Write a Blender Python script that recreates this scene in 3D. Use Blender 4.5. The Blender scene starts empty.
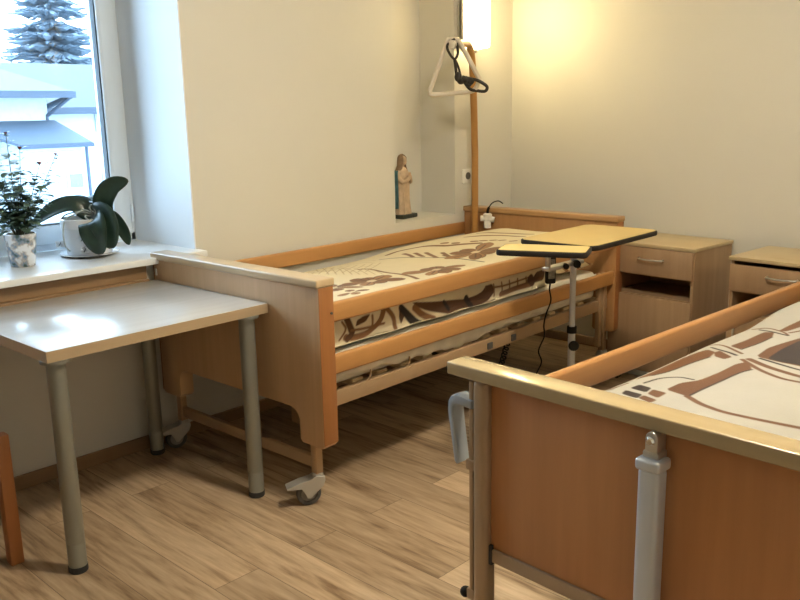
import bpy, bmesh, math, random
import numpy as np
from mathutils import Vector, Matrix
random.seed(7); rng = np.random.RandomState(5)
PI = math.pi
SC = bpy.context.scene
COL = SC.collection

# ------------------------------------------------------------------ camera, sky, exposure
cam_data = bpy.data.cameras.new('camera'); cam = bpy.data.objects.new('camera', cam_data); COL.objects.link(cam)
R_CAM = ((0.6896092, -0.7239012, -0.02015433), (-0.17052263, -0.13527103, -0.97602448), (0.70381899, 0.67651223, -0.21672569))
mw = Matrix.Identity(4)
for i in range(3):
    mw[i][0] = R_CAM[0][i]; mw[i][1] = -R_CAM[1][i]; mw[i][2] = -R_CAM[2][i]
mw[0][3], mw[1][3], mw[2][3] = 0, 0, 1.4
cam.matrix_world = mw
cam_data.sensor_width = 36; cam_data.lens = 847.98 / 800 * 36; cam_data.clip_start = 0.02; cam_data.clip_end = 300
SC.camera = cam
SC.view_settings.view_transform = 'Standard'; SC.view_settings.look = 'None'
SC.view_settings.gamma = 1; SC.view_settings.use_curve_mapping = False
SC.view_settings.exposure = 2.02
SC.cycles.use_denoising = True
SC.cycles.max_bounces = 14; SC.cycles.diffuse_bounces = 3; SC.cycles.transparent_max_bounces = 12
SC.cycles.sample_clamp_indirect = 8
SC.cycles.caustics_reflective = False; SC.cycles.caustics_refractive = False

SKY = 3.15
SCONCE = 8.0
CEIL = 39.0
world = bpy.data.worlds.new('overcast_sky'); SC.world = world; world.use_nodes = True
wn = world.node_tree.nodes; wl = world.node_tree.links
bgn = wn['Background']; bgn.inputs['Strength'].default_value = SKY
tcw = wn.new('ShaderNodeTexCoord'); sepw = wn.new('ShaderNodeSeparateXYZ'); rw = wn.new('ShaderNodeValToRGB')
wl.new(tcw.outputs['Generated'], sepw.inputs[0]); wl.new(sepw.outputs['Z'], rw.inputs['Fac']); wl.new(rw.outputs[0], bgn.inputs['Color'])
rw.color_ramp.elements[0].position = 0.0; rw.color_ramp.elements[0].color = (0.50, 0.68, 0.85, 1)
rw.color_ramp.elements[1].position = 0.25; rw.color_ramp.elements[1].color = (0.57, 0.81, 1.06, 1)

# ------------------------------------------------------------------ materials
def new_mat(name):
    m = bpy.data.materials.new(name); m.use_nodes = True
    return m, m.node_tree.nodes, m.node_tree.links, m.node_tree.nodes['Principled BSDF']
def plain(name, col, rough=0.5, metal=0.0, bump=0.0, bscale=60, var=0.06, vscale=6, spec=0.5):
    m, n, l, b = new_mat(name)
    b.inputs['Roughness'].default_value = rough; b.inputs['Metallic'].default_value = metal
    b.inputs['Specular IOR Level'].default_value = spec
    tc = n.new('ShaderNodeTexCoord'); no = n.new('ShaderNodeTexNoise'); no.inputs['Scale'].default_value = vscale; no.inputs['Detail'].default_value = 4
    l.new(tc.outputs['Object'], no.inputs['Vector'])
    r = n.new('ShaderNodeValToRGB'); l.new(no.outputs['Fac'], r.inputs['Fac'])
    r.color_ramp.elements[0].position = 0.3; r.color_ramp.elements[1].position = 0.7
    r.color_ramp.elements[0].color = tuple(c * (1 - var) for c in col) + (1,)
    r.color_ramp.elements[1].color = tuple(min(1, c * (1 + var)) for c in col) + (1,)
    l.new(r.outputs[0], b.inputs['Base Color'])
    if bump:
        n2 = n.new('ShaderNodeTexNoise'); n2.inputs['Scale'].default_value = bscale; n2.inputs['Detail'].default_value = 3
        l.new(tc.outputs['Object'], n2.inputs['Vector'])
        bp = n.new('ShaderNodeBump'); bp.inputs['Strength'].default_value = bump; bp.inputs['Distance'].default_value = 0.004
        l.new(n2.outputs['Fac'], bp.inputs['Height']); l.new(bp.outputs[0], b.inputs['Normal'])
    return m
def wood(name, light, dark, axis='X', rough=0.38, fine=55, stretch=22, coat=0.0, contrast=(0.3, 0.72)):
    m, n, l, b = new_mat(name)
    b.inputs['Roughness'].default_value = rough
    if coat: b.inputs['Coat Weight'].default_value = coat; b.inputs['Coat Roughness'].default_value = 0.13
    tc = n.new('ShaderNodeTexCoord'); mp = n.new('ShaderNodeMapping'); l.new(tc.outputs['Object'], mp.inputs['Vector'])
    s = [1.0, 1.0, 1.0]; s['XYZ'.index(axis)] = 1.0 / stretch
    mp.inputs['Scale'].default_value = s
    n1 = n.new('ShaderNodeTexNoise'); n1.inputs['Scale'].default_value = fine; n1.inputs['Detail'].default_value = 5; n1.inputs['Roughness'].default_value = 0.6
    n2 = n.new('ShaderNodeTexNoise'); n2.inputs['Scale'].default_value = fine / 5; n2.inputs['Detail'].default_value = 3; n2.inputs['Distortion'].default_value = 0.4
    l.new(mp.outputs[0], n1.inputs['Vector']); l.new(mp.outputs[0], n2.inputs['Vector'])
    mx = n.new('ShaderNodeMath'); mx.operation = 'MULTIPLY_ADD'; mx.inputs[1].default_value = 0.45
    ml = n.new('ShaderNodeMath'); ml.operation = 'MULTIPLY'; ml.inputs[1].default_value = 0.55
    l.new(n2.outputs['Fac'], ml.inputs[0]); l.new(n1.outputs['Fac'], mx.inputs[0]); l.new(ml.outputs[0], mx.inputs[2])
    r = n.new('ShaderNodeValToRGB'); l.new(mx.outputs[0], r.inputs['Fac'])
    r.color_ramp.elements[0].position = contrast[0]; r.color_ramp.elements[1].position = contrast[1]
    r.color_ramp.elements[0].color = dark + (1,); r.color_ramp.elements[1].color = light + (1,)
    l.new(r.outputs[0], b.inputs['Base Color'])
    return m
M = {}
M['wall'] = plain('cream_wall_paint', (0.70, 0.675, 0.608), 0.48, 0, 0.12, 160, 0.015, 2)
M['reveal'] = plain('white_reveal_paint', (0.88, 0.89, 0.89), 0.55, 0, 0.08, 120, 0.01, 2)
M['ceiling'] = plain('white_ceiling_paint', (0.86, 0.84, 0.78), 0.8, 0, 0.1, 140, 0.01)
M['sill'] = plain('white_sill_laminate', (0.86, 0.86, 0.85), 0.3, 0, 0, 60, 0.01)
M['pvc'] = plain('bounce_tinted_window_plastic', (0.80, 0.87, 0.93), 0.35, 0, 0, 60, 0.01)  # white plastic with cool bounce light mixed into its colour
M['gasket'] = plain('dark_gasket', (0.06, 0.08, 0.10), 0.6)
M['white'] = plain('white_plastic', (0.82, 0.80, 0.75), 0.4, 0, 0, 60, 0.02)
M['porcelain'] = plain('white_glazed_ceramic', (0.84, 0.84, 0.85), 0.22, 0, 0, 60, 0.02)
M['black'] = plain('black_plastic', (0.018, 0.014, 0.011), 0.6, spec=0.2)
M['rubber'] = plain('dark_rubber', (0.03, 0.03, 0.03), 0.7)
M['steel'] = plain('brushed_steel', (0.62, 0.60, 0.56), 0.28, 0.9)
M['castermetal'] = plain('cast_grey_metal', (0.50, 0.48, 0.44), 0.42, 0.55)
M['chrome'] = plain('polished_chrome', (0.8, 0.79, 0.77), 0.14, 1.0)
M['leg_grey'] = plain('grey_green_powder_coat', (0.30, 0.30, 0.26), 0.35, 0.5, 0, 60, 0.04)
M['alu'] = plain('anodised_aluminium', (0.66, 0.67, 0.68), 0.38, 0.3, 0, 60, 0.03)
M['greyplastic'] = plain('light_grey_plastic', (0.42, 0.45, 0.48), 0.4)
M['caster_tyre'] = plain('grey_tyre', (0.10, 0.09, 0.08), 0.6)
M['caster_hub'] = plain('grey_wheel_hub', (0.30, 0.28, 0.25), 0.5)
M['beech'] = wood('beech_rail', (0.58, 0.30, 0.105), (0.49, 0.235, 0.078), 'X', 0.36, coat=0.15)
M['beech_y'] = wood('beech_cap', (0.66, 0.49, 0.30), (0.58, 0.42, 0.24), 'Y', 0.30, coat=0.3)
M['beech_near'] = wood('shade_toned_beech_rail', (0.46, 0.22, 0.074), (0.38, 0.17, 0.053), 'X', 0.36, coat=0.15)  # copy of the rail beech, colour darkened to offset strong lamp light
M['beech_cap_lamplit'] = wood('lamplit_beech_cap', (0.52, 0.30, 0.13), (0.43, 0.235, 0.095), 'Y', 0.34, coat=0.2)  # headboard cap: warm lamp light put into an oranger beech copy
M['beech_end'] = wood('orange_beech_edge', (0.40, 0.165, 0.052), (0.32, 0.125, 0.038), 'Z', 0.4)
M['beech_head'] = wood('lamplit_beech_veneer', (0.50, 0.265, 0.105), (0.40, 0.20, 0.075), 'Z', 0.42)  # headboard panel: orange of the warm light mixed into the veneer colour
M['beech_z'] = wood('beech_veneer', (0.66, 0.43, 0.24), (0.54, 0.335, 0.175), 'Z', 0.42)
M['beech_panel'] = wood('beech_panel_veneer', (0.62, 0.275, 0.10), (0.49, 0.205, 0.07), 'Z', 0.45, fine=40, stretch=14)
M['cap_maple'] = wood('maple_cap', (0.50, 0.37, 0.19), (0.43, 0.31, 0.155), 'Y', 0.26, coat=0.6)
M['tube_tan'] = plain('tan_powder_coat', (0.46, 0.31, 0.18), 0.36, 0.25, 0, 60, 0.03)
M['table_top'] = wood('sky_greyed_maple_laminate', (0.57, 0.55, 0.52), (0.49, 0.47, 0.44), 'X', 0.27, fine=30, coat=0.25)  # maple top with the window's sky reflection greyed into its colour
M['table_edge'] = wood('maple_edge_band', (0.50, 0.37, 0.23), (0.43, 0.31, 0.18), 'X', 0.4)
M['rail_board'] = wood('wall_board_wood', (0.33, 0.20, 0.10), (0.26, 0.15, 0.07), 'X', 0.45)
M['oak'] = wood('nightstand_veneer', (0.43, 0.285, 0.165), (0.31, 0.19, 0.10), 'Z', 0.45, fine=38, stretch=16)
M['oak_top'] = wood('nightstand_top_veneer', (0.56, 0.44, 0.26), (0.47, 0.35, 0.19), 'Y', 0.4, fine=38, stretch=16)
M['chairwood'] = wood('orange_chair_wood', (0.46, 0.18, 0.06), (0.36, 0.13, 0.04), 'Z', 0.4)
M['poletan'] = plain('ochre_powder_coat', (0.46, 0.23, 0.065), 0.38, 0.1, 0, 60, 0.03)
M['traytop'] = plain('ochre_tray_laminate', (0.60, 0.42, 0.14), 0.4, 0, 0, 60, 0.03)
M['ivory'] = plain('ivory_grip_plastic', (0.66, 0.58, 0.47), 0.4)
M['sheet'] = plain('white_cotton_sheet', (0.78, 0.72, 0.60), 0.9, 0, 0.3, 30, 0.03)
M['strap'] = plain('black_webbing', (0.03, 0.025, 0.02), 0.75, 0, 0.4, 250)
M['leaf'] = plain('dark_green_leaf', (0.018, 0.040, 0.026), 0.35, 0, 0, 60, 0.3, 25)
M['leaf_small'] = plain('small_green_leaf', (0.13, 0.21, 0.15), 0.5, 0, 0, 60, 0.4, 40)
M['stem'] = plain('brown_green_stem', (0.10, 0.09, 0.05), 0.6)
M['root'] = plain('pale_grey_root', (0.40, 0.42, 0.38), 0.7)
M['soil'] = plain('dark_potting_soil', (0.03, 0.025, 0.02), 0.95, 0, 0.6, 90, 0.4, 40)
M['bud'] = plain('dull_red_flower', (0.22, 0.055, 0.035), 0.6)
M['st_robe'] = plain('cream_statue_paint', (0.55, 0.40, 0.27), 0.5, 0, 0, 60, 0.14, 30)
M['st_mantle'] = plain('teal_statue_paint', (0.055, 0.16, 0.19), 0.5, 0, 0, 60, 0.25, 40)
M['st_veil'] = plain('brown_cream_statue_paint', (0.27, 0.17, 0.10), 0.5, 0, 0, 60, 0.2, 40)
M['st_skin'] = plain('flesh_statue_paint', (0.62, 0.42, 0.27), 0.5)
M['st_base'] = plain('dark_green_statue_base', (0.025, 0.03, 0.022), 0.5, 0, 0, 60, 0.3, 60)
M['darkmetal'] = plain('dark_bed_metal', (0.05, 0.04, 0.035), 0.5, 0.4)
M['blueblack'] = plain('dark_grey_plastic', (0.09, 0.085, 0.08), 0.5)  # plain dark grey for the bolt, catches and socket well
M['keypad'] = plain('grey_keypad', (0.32, 0.29, 0.23), 0.5, 0, 0, 60, 0.2, 90)
# outside
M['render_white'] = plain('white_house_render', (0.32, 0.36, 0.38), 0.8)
M['roofing'] = plain('blue_grey_roofing', (0.033, 0.044, 0.052), 0.7, 0, 0.2, 20, 0.06)
M['roofing_dark'] = plain('slate_roofing', (0.026, 0.043, 0.066), 0.7, 0, 0.2, 20, 0.06)
M['fascia'] = plain('slate_fascia', (0.018, 0.032, 0.055), 0.6)
M['snow'] = plain('snowy_ground', (0.75, 0.78, 0.80), 0.9)
M['needles'] = plain('haze_paled_needles', (0.105, 0.14, 0.175), 0.8, 0, 0, 60, 0.35, 3)  # pale blue of haze and window glare put into the needle colour
M['bark'] = plain('grey_bark', (0.10, 0.11, 0.12), 0.9)
M['darkglass'] = plain('dark_window_glass', (0.10, 0.15, 0.20), 0.15)

def emit(name, col, strength):
    m, n, l, b = new_mat(name)
    b.inputs['Base Color'].default_value = (0.8, 0.78, 0.7, 1); b.inputs['Emission Color'].default_value = col + (1,)
    b.inputs['Emission Strength'].default_value = strength
    return m
M['lampglass'] = emit('glowing_frosted_shade', (1.0, 0.78, 0.38), SCONCE)
M['ceillamp'] = emit('glowing_ceiling_globe', (1.0, 0.90, 0.70), CEIL)

def glass_mat():
    m = bpy.data.materials.new('window_glass'); m.use_nodes = True
    n = m.node_tree.nodes; l = m.node_tree.links
    n.remove(n['Principled BSDF']); out = n['Material Output']
    tr = n.new('ShaderNodeBsdfTransparent'); gl = n.new('ShaderNodeBsdfGlossy'); gl.inputs['Roughness'].default_value = 0.02
    tr.inputs['Color'].default_value = (0.97, 0.99, 1, 1)
    fr = n.new('ShaderNodeFresnel'); fr.inputs['IOR'].default_value = 1.35; mx = n.new('ShaderNodeMixShader')
    l.new(fr.outputs[0], mx.inputs[0]); l.new(tr.outputs[0], mx.inputs[1]); l.new(gl.outputs[0], mx.inputs[2]); l.new(mx.outputs[0], out.inputs['Surface'])
    return m
M['glass'] = glass_mat()

def floor_mat():
    m, n, l, b = new_mat('oak_laminate_planks')
    tc = n.new('ShaderNodeTexCoord'); mp = n.new('ShaderNodeMapping'); mp.inputs['Rotation'].default_value = (0, 0, PI / 2)
    mp.inputs['Location'].default_value = (0.31, 0.05, 0)
    l.new(tc.outputs['Object'], mp.inputs['Vector'])
    br = n.new('ShaderNodeTexBrick'); br.inputs['Scale'].default_value = 1.0
    br.offset = 0.37; br.offset_frequency = 2; br.squash = 1.0
    br.inputs['Brick Width'].default_value = 1.25; br.inputs['Row Height'].default_value = 0.165
    br.inputs['Mortar Size'].default_value = 0.0011; br.inputs['Mortar Smooth'].default_value = 0.1; br.inputs['Bias'].default_value = 0.0
    br.inputs['Color1'].default_value = (0.0, 0.0, 0.0, 1); br.inputs['Color2'].default_value = (1, 1, 1, 1); br.inputs['Mortar'].default_value = (0.5, 0.5, 0.5, 1)
    l.new(mp.outputs[0], br.inputs['Vector'])
    # offset the grain per plank
    mp2 = n.new('ShaderNodeMapping'); mp2.inputs['Scale'].default_value = (1.0, 0.095, 1.0); l.new(tc.outputs['Object'], mp2.inputs['Vector'])
    va = n.new('ShaderNodeVectorMath'); va.operation = 'MULTIPLY_ADD'
    va.inputs[1].default_value = (7.3, 3.1, 5.0); l.new(br.outputs['Color'], va.inputs[0]); l.new(mp2.outputs[0], va.inputs[2])
    g1 = n.new('ShaderNodeTexNoise'); g1.inputs['Scale'].default_value = 13; g1.inputs['Detail'].default_value = 7; g1.inputs['Roughness'].default_value = 0.68; g1.inputs['Distortion'].default_value = 0.8
    g2 = n.new('ShaderNodeTexNoise'); g2.inputs['Scale'].default_value = 60; g2.inputs['Detail'].default_value = 5
    l.new(va.outputs[0], g1.inputs['Vector']); l.new(va.outputs[0], g2.inputs['Vector'])
    s = n.new('ShaderNodeMath'); s.operation = 'MULTIPLY_ADD'; s.inputs[1].default_value = 0.35
    s0 = n.new('ShaderNodeMath'); s0.operation = 'MULTIPLY'; s0.inputs[1].default_value = 0.65
    l.new(g1.outputs['Fac'], s0.inputs[0]); l.new(g2.outputs['Fac'], s.inputs[0]); l.new(s0.outputs[0], s.inputs[2])
    r = n.new('ShaderNodeValToRGB'); l.new(s.outputs[0], r.inputs['Fac'])
    e = r.color_ramp.elements
    e[0].position = 0.36; e[0].color = (0.20, 0.12, 0.062, 1); e[1].position = 0.64; e[1].color = (0.62, 0.475, 0.325, 1)
    e2 = e.new(0.49); e2.color = (0.455, 0.33, 0.21, 1)
    # plank tone
    hs = n.new('ShaderNodeMix'); hs.data_type = 'RGBA'; hs.blend_type = 'MULTIPLY'; hs.inputs[0].default_value = 1.0
    tr = n.new('ShaderNodeValToRGB'); l.new(br.outputs['Color'], tr.inputs['Fac'])
    tr.color_ramp.elements[0].color = (0.72, 0.69, 0.66, 1); tr.color_ramp.elements[1].color = (1.12, 1.10, 1.08, 1)
    l.new(r.outputs[0], hs.inputs[6]); l.new(tr.outputs[0], hs.inputs[7])
    # knots
    vk = n.new('ShaderNodeTexVoronoi'); vk.inputs['Scale'].default_value = 2.6; vk.feature = 'F1'
    mk = n.new('ShaderNodeMapping'); mk.inputs['Scale'].default_value = (1.6, 0.8, 1); l.new(tc.outputs['Object'], mk.inputs['Vector']); l.new(mk.outputs[0], vk.inputs['Vector'])
    kr = n.new('ShaderNodeValToRGB'); l.new(vk.outputs['Distance'], kr.inputs['Fac'])
    kr.color_ramp.elements[0].position = 0.025; kr.color_ramp.elements[0].color = (0.45, 0.38, 0.3, 1); kr.color_ramp.elements[1].position = 0.075; kr.color_ramp.elements[1].color = (1, 1, 1, 1)
    hk = n.new('ShaderNodeMix'); hk.data_type = 'RGBA'; hk.blend_type = 'MULTIPLY'; hk.inputs[0].default_value = 0.9
    l.new(hs.outputs[2], hk.inputs[6]); l.new(kr.outputs[0], hk.inputs[7])
    mm = n.new('ShaderNodeMix'); mm.data_type = 'RGBA'; l.new(br.outputs['Fac'], mm.inputs[0])
    l.new(hk.outputs[2], mm.inputs[6]); mm.inputs[7].default_value = (0.13, 0.08, 0.045, 1)
    l.new(mm.outputs[2], b.inputs['Base Color'])
    b.inputs['Roughness'].default_value = 0.42
    bp = n.new('ShaderNodeBump'); bp.inputs['Strength'].default_value = 0.15; bp.inputs['Distance'].default_value = 0.002
    l.new(s.outputs[0], bp.inputs['Height']); l.new(bp.outputs[0], b.inputs['Normal'])
    return m
M['floor'] = floor_mat()

def printed(name):
    m, n, l, b = new_mat(name)
    at = n.new('ShaderNodeVertexColor'); at.layer_name = 'print'
    tc = n.new('ShaderNodeTexCoord'); no = n.new('ShaderNodeTexNoise'); no.inputs['Scale'].default_value = 14; no.inputs['Detail'].default_value = 3
    l.new(tc.outputs['Object'], no.inputs['Vector'])
    mx = n.new('ShaderNodeMix'); mx.data_type = 'RGBA'; mx.blend_type = 'MULTIPLY'; mx.inputs[0].default_value = 0.25
    r = n.new('ShaderNodeValToRGB'); r.color_ramp.elements[0].color = (0.75, 0.7, 0.66, 1); r.color_ramp.elements[1].color = (1.1, 1.1, 1.1, 1)
    l.new(no.outputs['Fac'], r.inputs['Fac']); l.new(at.outputs['Color'], mx.inputs[6]); l.new(r.outputs[0], mx.inputs[7])
    l.new(mx.outputs[2], b.inputs['Base Color']); b.inputs['Roughness'].default_value = 0.9
    b.inputs['Specular IOR Level'].default_value = 0.2; b.inputs['Sheen Weight'].default_value = 0.15
    n2 = n.new('ShaderNodeTexNoise'); n2.inputs['Scale'].default_value = 240; l.new(tc.outputs['Object'], n2.inputs['Vector'])
    bp = n.new('ShaderNodeBump'); bp.inputs['Strength'].default_value = 0.25; bp.inputs['Distance'].default_value = 0.002
    l.new(n2.outputs['Fac'], bp.inputs['Height']); l.new(bp.outputs[0], b.inputs['Normal'])
    return m
M['print'] = printed('printed_duvet_cotton')

def floral_mat():
    m, n, l, b = new_mat('floral_pot_glaze')
    tc = n.new('ShaderNodeTexCoord'); v = n.new('ShaderNodeTexNoise'); v.inputs['Scale'].default_value = 26; v.inputs['Detail'].default_value = 5
    l.new(tc.outputs['Object'], v.inputs['Vector'])
    r = n.new('ShaderNodeValToRGB'); l.new(v.outputs['Fac'], r.inputs['Fac']); e = r.color_ramp.elements
    e[0].position = 0.36; e[0].color = (0.08, 0.13, 0.12, 1); e[1].position = 0.56; e[1].color = (0.78, 0.79, 0.80, 1)
    x = e.new(0.43); x.color = (0.22, 0.30, 0.40, 1); x = e.new(0.49); x.color = (0.46, 0.42, 0.38, 1)
    l.new(r.outputs[0], b.inputs['Base Color']); b.inputs['Roughness'].default_value = 0.25
    return m
M['floral'] = floral_mat()

# ------------------------------------------------------------------ mesh helpers
def obj(name, bm, mat, parent=None, smooth=True, angle=35):
    bmesh.ops.recalc_face_normals(bm, faces=bm.faces[:])
    me = bpy.data.meshes.new(name); bm.to_mesh(me); bm.free()
    me.materials.append(M[mat] if isinstance(mat, str) else mat)
    if smooth:
        me.polygons.foreach_set('use_smooth', [True] * len(me.polygons))
        me.set_sharp_from_angle(angle=math.radians(angle))
    o = bpy.data.objects.new(name, me); COL.objects.link(o)
    if parent is not None: o.parent = parent
    return o
def box(bm, x0, x1, y0, y1, z0, z1, bev=0.0, seg=2, mat4=None):
    g = bmesh.ops.create_cube(bm, size=1.0); vs = g['verts']
    for v in vs:
        v.co = Vector((x0 + (v.co.x + .5) * (x1 - x0), y0 + (v.co.y + .5) * (y1 - y0), z0 + (v.co.z + .5) * (z1 - z0)))
    es = list({e for v in vs for e in v.link_edges})
    if bev:
        r = bmesh.ops.bevel(bm, geom=es, offset=bev, segments=seg, affect='EDGES', profile=0.5)
        vs = list({v for f in r['faces'] for v in f.verts} | {v for v in vs if v.is_valid})
    if mat4 is not None: bmesh.ops.transform(bm, matrix=mat4, verts=vs)
    return bm
def B(x0, x1, y0, y1, z0, z1, bev=0.0, seg=2): return box(bmesh.new(), x0, x1, y0, y1, z0, z1, bev, seg)
def tube(bm, pts, r, seg=12, caps=True, closed=False):
    pts = [Vector(p) for p in pts]; n = len(pts); rs = r if isinstance(r, (list, tuple)) else [r] * n
    rings = []; up = None
    for i, p in enumerate(pts):
        if closed: t = pts[(i + 1) % n] - pts[i - 1]
        else: t = pts[min(i + 1, n - 1)] - pts[max(i - 1, 0)]
        t.normalize()
        if up is None:
            a = Vector((0, 0, 1)) if abs(t.z) < 0.9 else Vector((1, 0, 0)); up = (a - t * a.dot(t)).normalized()
        else:
            up = up - t * up.dot(t)
            if up.length < 1e-6: up = t.orthogonal()
            up.normalize()
        s = t.cross(up)
        rings.append([bm.verts.new(p + (up * math.cos(2 * PI * k / seg) + s * math.sin(2 * PI * k / seg)) * rs[i]) for k in range(seg)])
    for i in range(n if closed else n - 1):
        a, b = rings[i], rings[(i + 1) % n]
        for k in range(seg): bm.faces.new((a[k], a[(k + 1) % seg], b[(k + 1) % seg], b[k]))
    if caps and not closed: bm.faces.new(rings[0][::-1]); bm.faces.new(rings[-1])
    return bm
def T(pts, r, seg=12, caps=True, closed=False): return tube(bmesh.new(), pts, r, seg, caps, closed)
def smoothpts(pts, n=8, closed=False):
    P = [Vector(p) for p in pts]; out = []; N = len(P)
    for i in range(N if closed else N - 1):
        if closed: p0, p1, p2, p3 = P[i - 1], P[i], P[(i + 1) % N], P[(i + 2) % N]
        else: p0, p1, p2, p3 = P[max(i - 1, 0)], P[i], P[i + 1], P[min(i + 2, N - 1)]
        for k in range(n):
            t = k / n
            out.append(0.5 * ((2 * p1) + (p2 - p0) * t + (2 * p0 - 5 * p1 + 4 * p2 - p3) * t * t + (3 * p1 - p0 - 3 * p2 + p3) * t ** 3))
    if not closed: out.append(P[-1])
    return out
def lathe(bm, prof, cx=0, cy=0, seg=32, closed_prof=False):
    rings = []
    for r, z in prof:
        rings.append([bm.verts.new((cx + max(r, 1e-5) * math.cos(2 * PI * k / seg), cy + max(r, 1e-5) * math.sin(2 * PI * k / seg), z)) for k in range(seg)])
    m = len(rings)
    for i in range(m if closed_prof else m - 1):
        a, b = rings[i], rings[(i + 1) % m]
        for k in range(seg): bm.faces.new((a[k], a[(k + 1) % seg], b[(k + 1) % seg], b[k]))
    if not closed_prof: bm.faces.new(rings[0][::-1]); bm.faces.new(rings[-1])
    return bm
def prism(bm, poly, axis, a, b, bev=0.0, seg=2):
    """polygon (2D) extruded along axis from a to b; poly gives the other two axes in order"""
    def mk(p, d): return {'X': (d, p[0], p[1]), 'Y': (p[0], d, p[1]), 'Z': (p[0], p[1], d)}[axis]
    v0 = [bm.verts.new(mk(p, a)) for p in poly]; v1 = [bm.verts.new(mk(p, b)) for p in poly]; n = len(poly)
    fs = [bm.faces.new(v0), bm.faces.new(v1[::-1])]
    for i in range(n): fs.append(bm.faces.new((v0[i], v1[i], v1[(i + 1) % n], v0[(i + 1) % n])))
    bmesh.ops.recalc_face_normals(bm, faces=fs)
    if bev:
        es = [e for e in set(fs[0].edges) | set(fs[1].edges)]
        bmesh.ops.bevel(bm, geom=es, offset=bev, segments=seg, affect='EDGES', profile=0.5)
    return bm
def ball(bm, c, rx, ry, rz, u=16, v=10):
    g = bmesh.ops.create_uvsphere(bm, u_segments=u, v_segments=v, radius=1)
    for w in g['verts']: w.co = Vector((c[0] + w.co.x * rx, c[1] + w.co.y * ry, c[2] + w.co.z * rz))
    return bm
def xf(bm, m): bmesh.ops.transform(bm, matrix=m, verts=bm.verts[:]); return bm
def thing(name, label, cat, loc=(0, 0, 0), rot=0.0, group=None):
    o = bpy.data.objects.new(name, None); COL.objects.link(o); o.empty_display_size = 0.05
    o.location = loc; o.rotation_euler = (0, 0, rot); o['label'] = label; o['category'] = cat
    if group: o['group'] = group
    return o
def tag(o, label, cat, group=None):
    o['label'] = label; o['category'] = cat
    if group: o['group'] = group
    return o
def struct(name, bm, mat, parent=None, smooth=False):
    o = obj(name, bm, mat, parent, smooth)
    if parent is None: o['kind'] = 'structure'
    return o

# ------------------------------------------------------------------ the room
YA, XB, YO, XK, HC = 3.193, 4.350, -0.78, -2.3, 2.65      # window wall, far wall, opposite wall, back wall, ceiling
WX0, WX1, WZ0, WZ1 = 0.45, 2.040, 0.83, 2.36              # window opening
NX0, NX1, NZ0, NZ1, NY = 3.300, 3.802, 0.808, 2.12, 3.455 # niche
bm = bmesh.new(); YT = YA + 0.62
box(bm, XK, WX0, YA, YT, -.1, HC)
box(bm, WX0, WX1, YA, YT, -.1, WZ0 - .0275); box(bm, WX0, WX1, YA, YT, WZ1, HC)
box(bm, WX1, NX0, YA, YT, -.1, HC)
box(bm, NX0, NX1, YA, YT, -.1, NZ0); box(bm, NX0, NX1, YA, YT, NZ1, HC); box(bm, NX0, NX1, NY, YT, NZ0, NZ1)
box(bm, NX1, XB + .15, YA, YT, -.1, HC)
struct('wall_window', bm, 'wall')
struct('wall_far', B(XB, XB + .15, YO - .15, YA, -.1, HC), 'wall')
struct('wall_opposite', B(XK - .15, XB, YO - .15, YO, -.1, HC), 'wall')
struct('wall_back', B(XK - .15, XK, YO, YT, -.1, HC), 'wall')
struct('floor', B(XK, XB, YO, YA, -.1, 0), 'floor')
struct('ceiling', B(XK - .15, XB + .15, YO - .15, YT, HC, HC + .12), 'ceiling')
bm = bmesh.new()
box(bm, WX1 - .006, WX1, YA + .001, 3.70, WZ0, WZ1); box(bm, WX0, WX0 + .006, YA + .001, 3.70, WZ0, WZ1); box(bm, WX0, WX1, YA + .001, 3.70, WZ1 - .006, WZ1)
struct('trim_1', bm, 'reveal')
struct('baseboard_window', B(XK, XB, YA - .014, YA, 0, .058, .003), 'rail_board')
struct('baseboard_far', B(XB - .014, XB, YO, YA - .014, 0, .058, .003), 'rail_board')
struct('baseboard_opposite', B(XK, XB - .014, YO, YO + .014, 0, .058, .003), 'rail_board')
bm = bmesh.new(); box(bm, -1.2, 1.78, 3.172, YA, .742, .8025, .002); box(bm, -1.2, 1.78, 3.152, YA, .715, .742, .003)
struct('trim_2', bm, 'rail_board')

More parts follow.
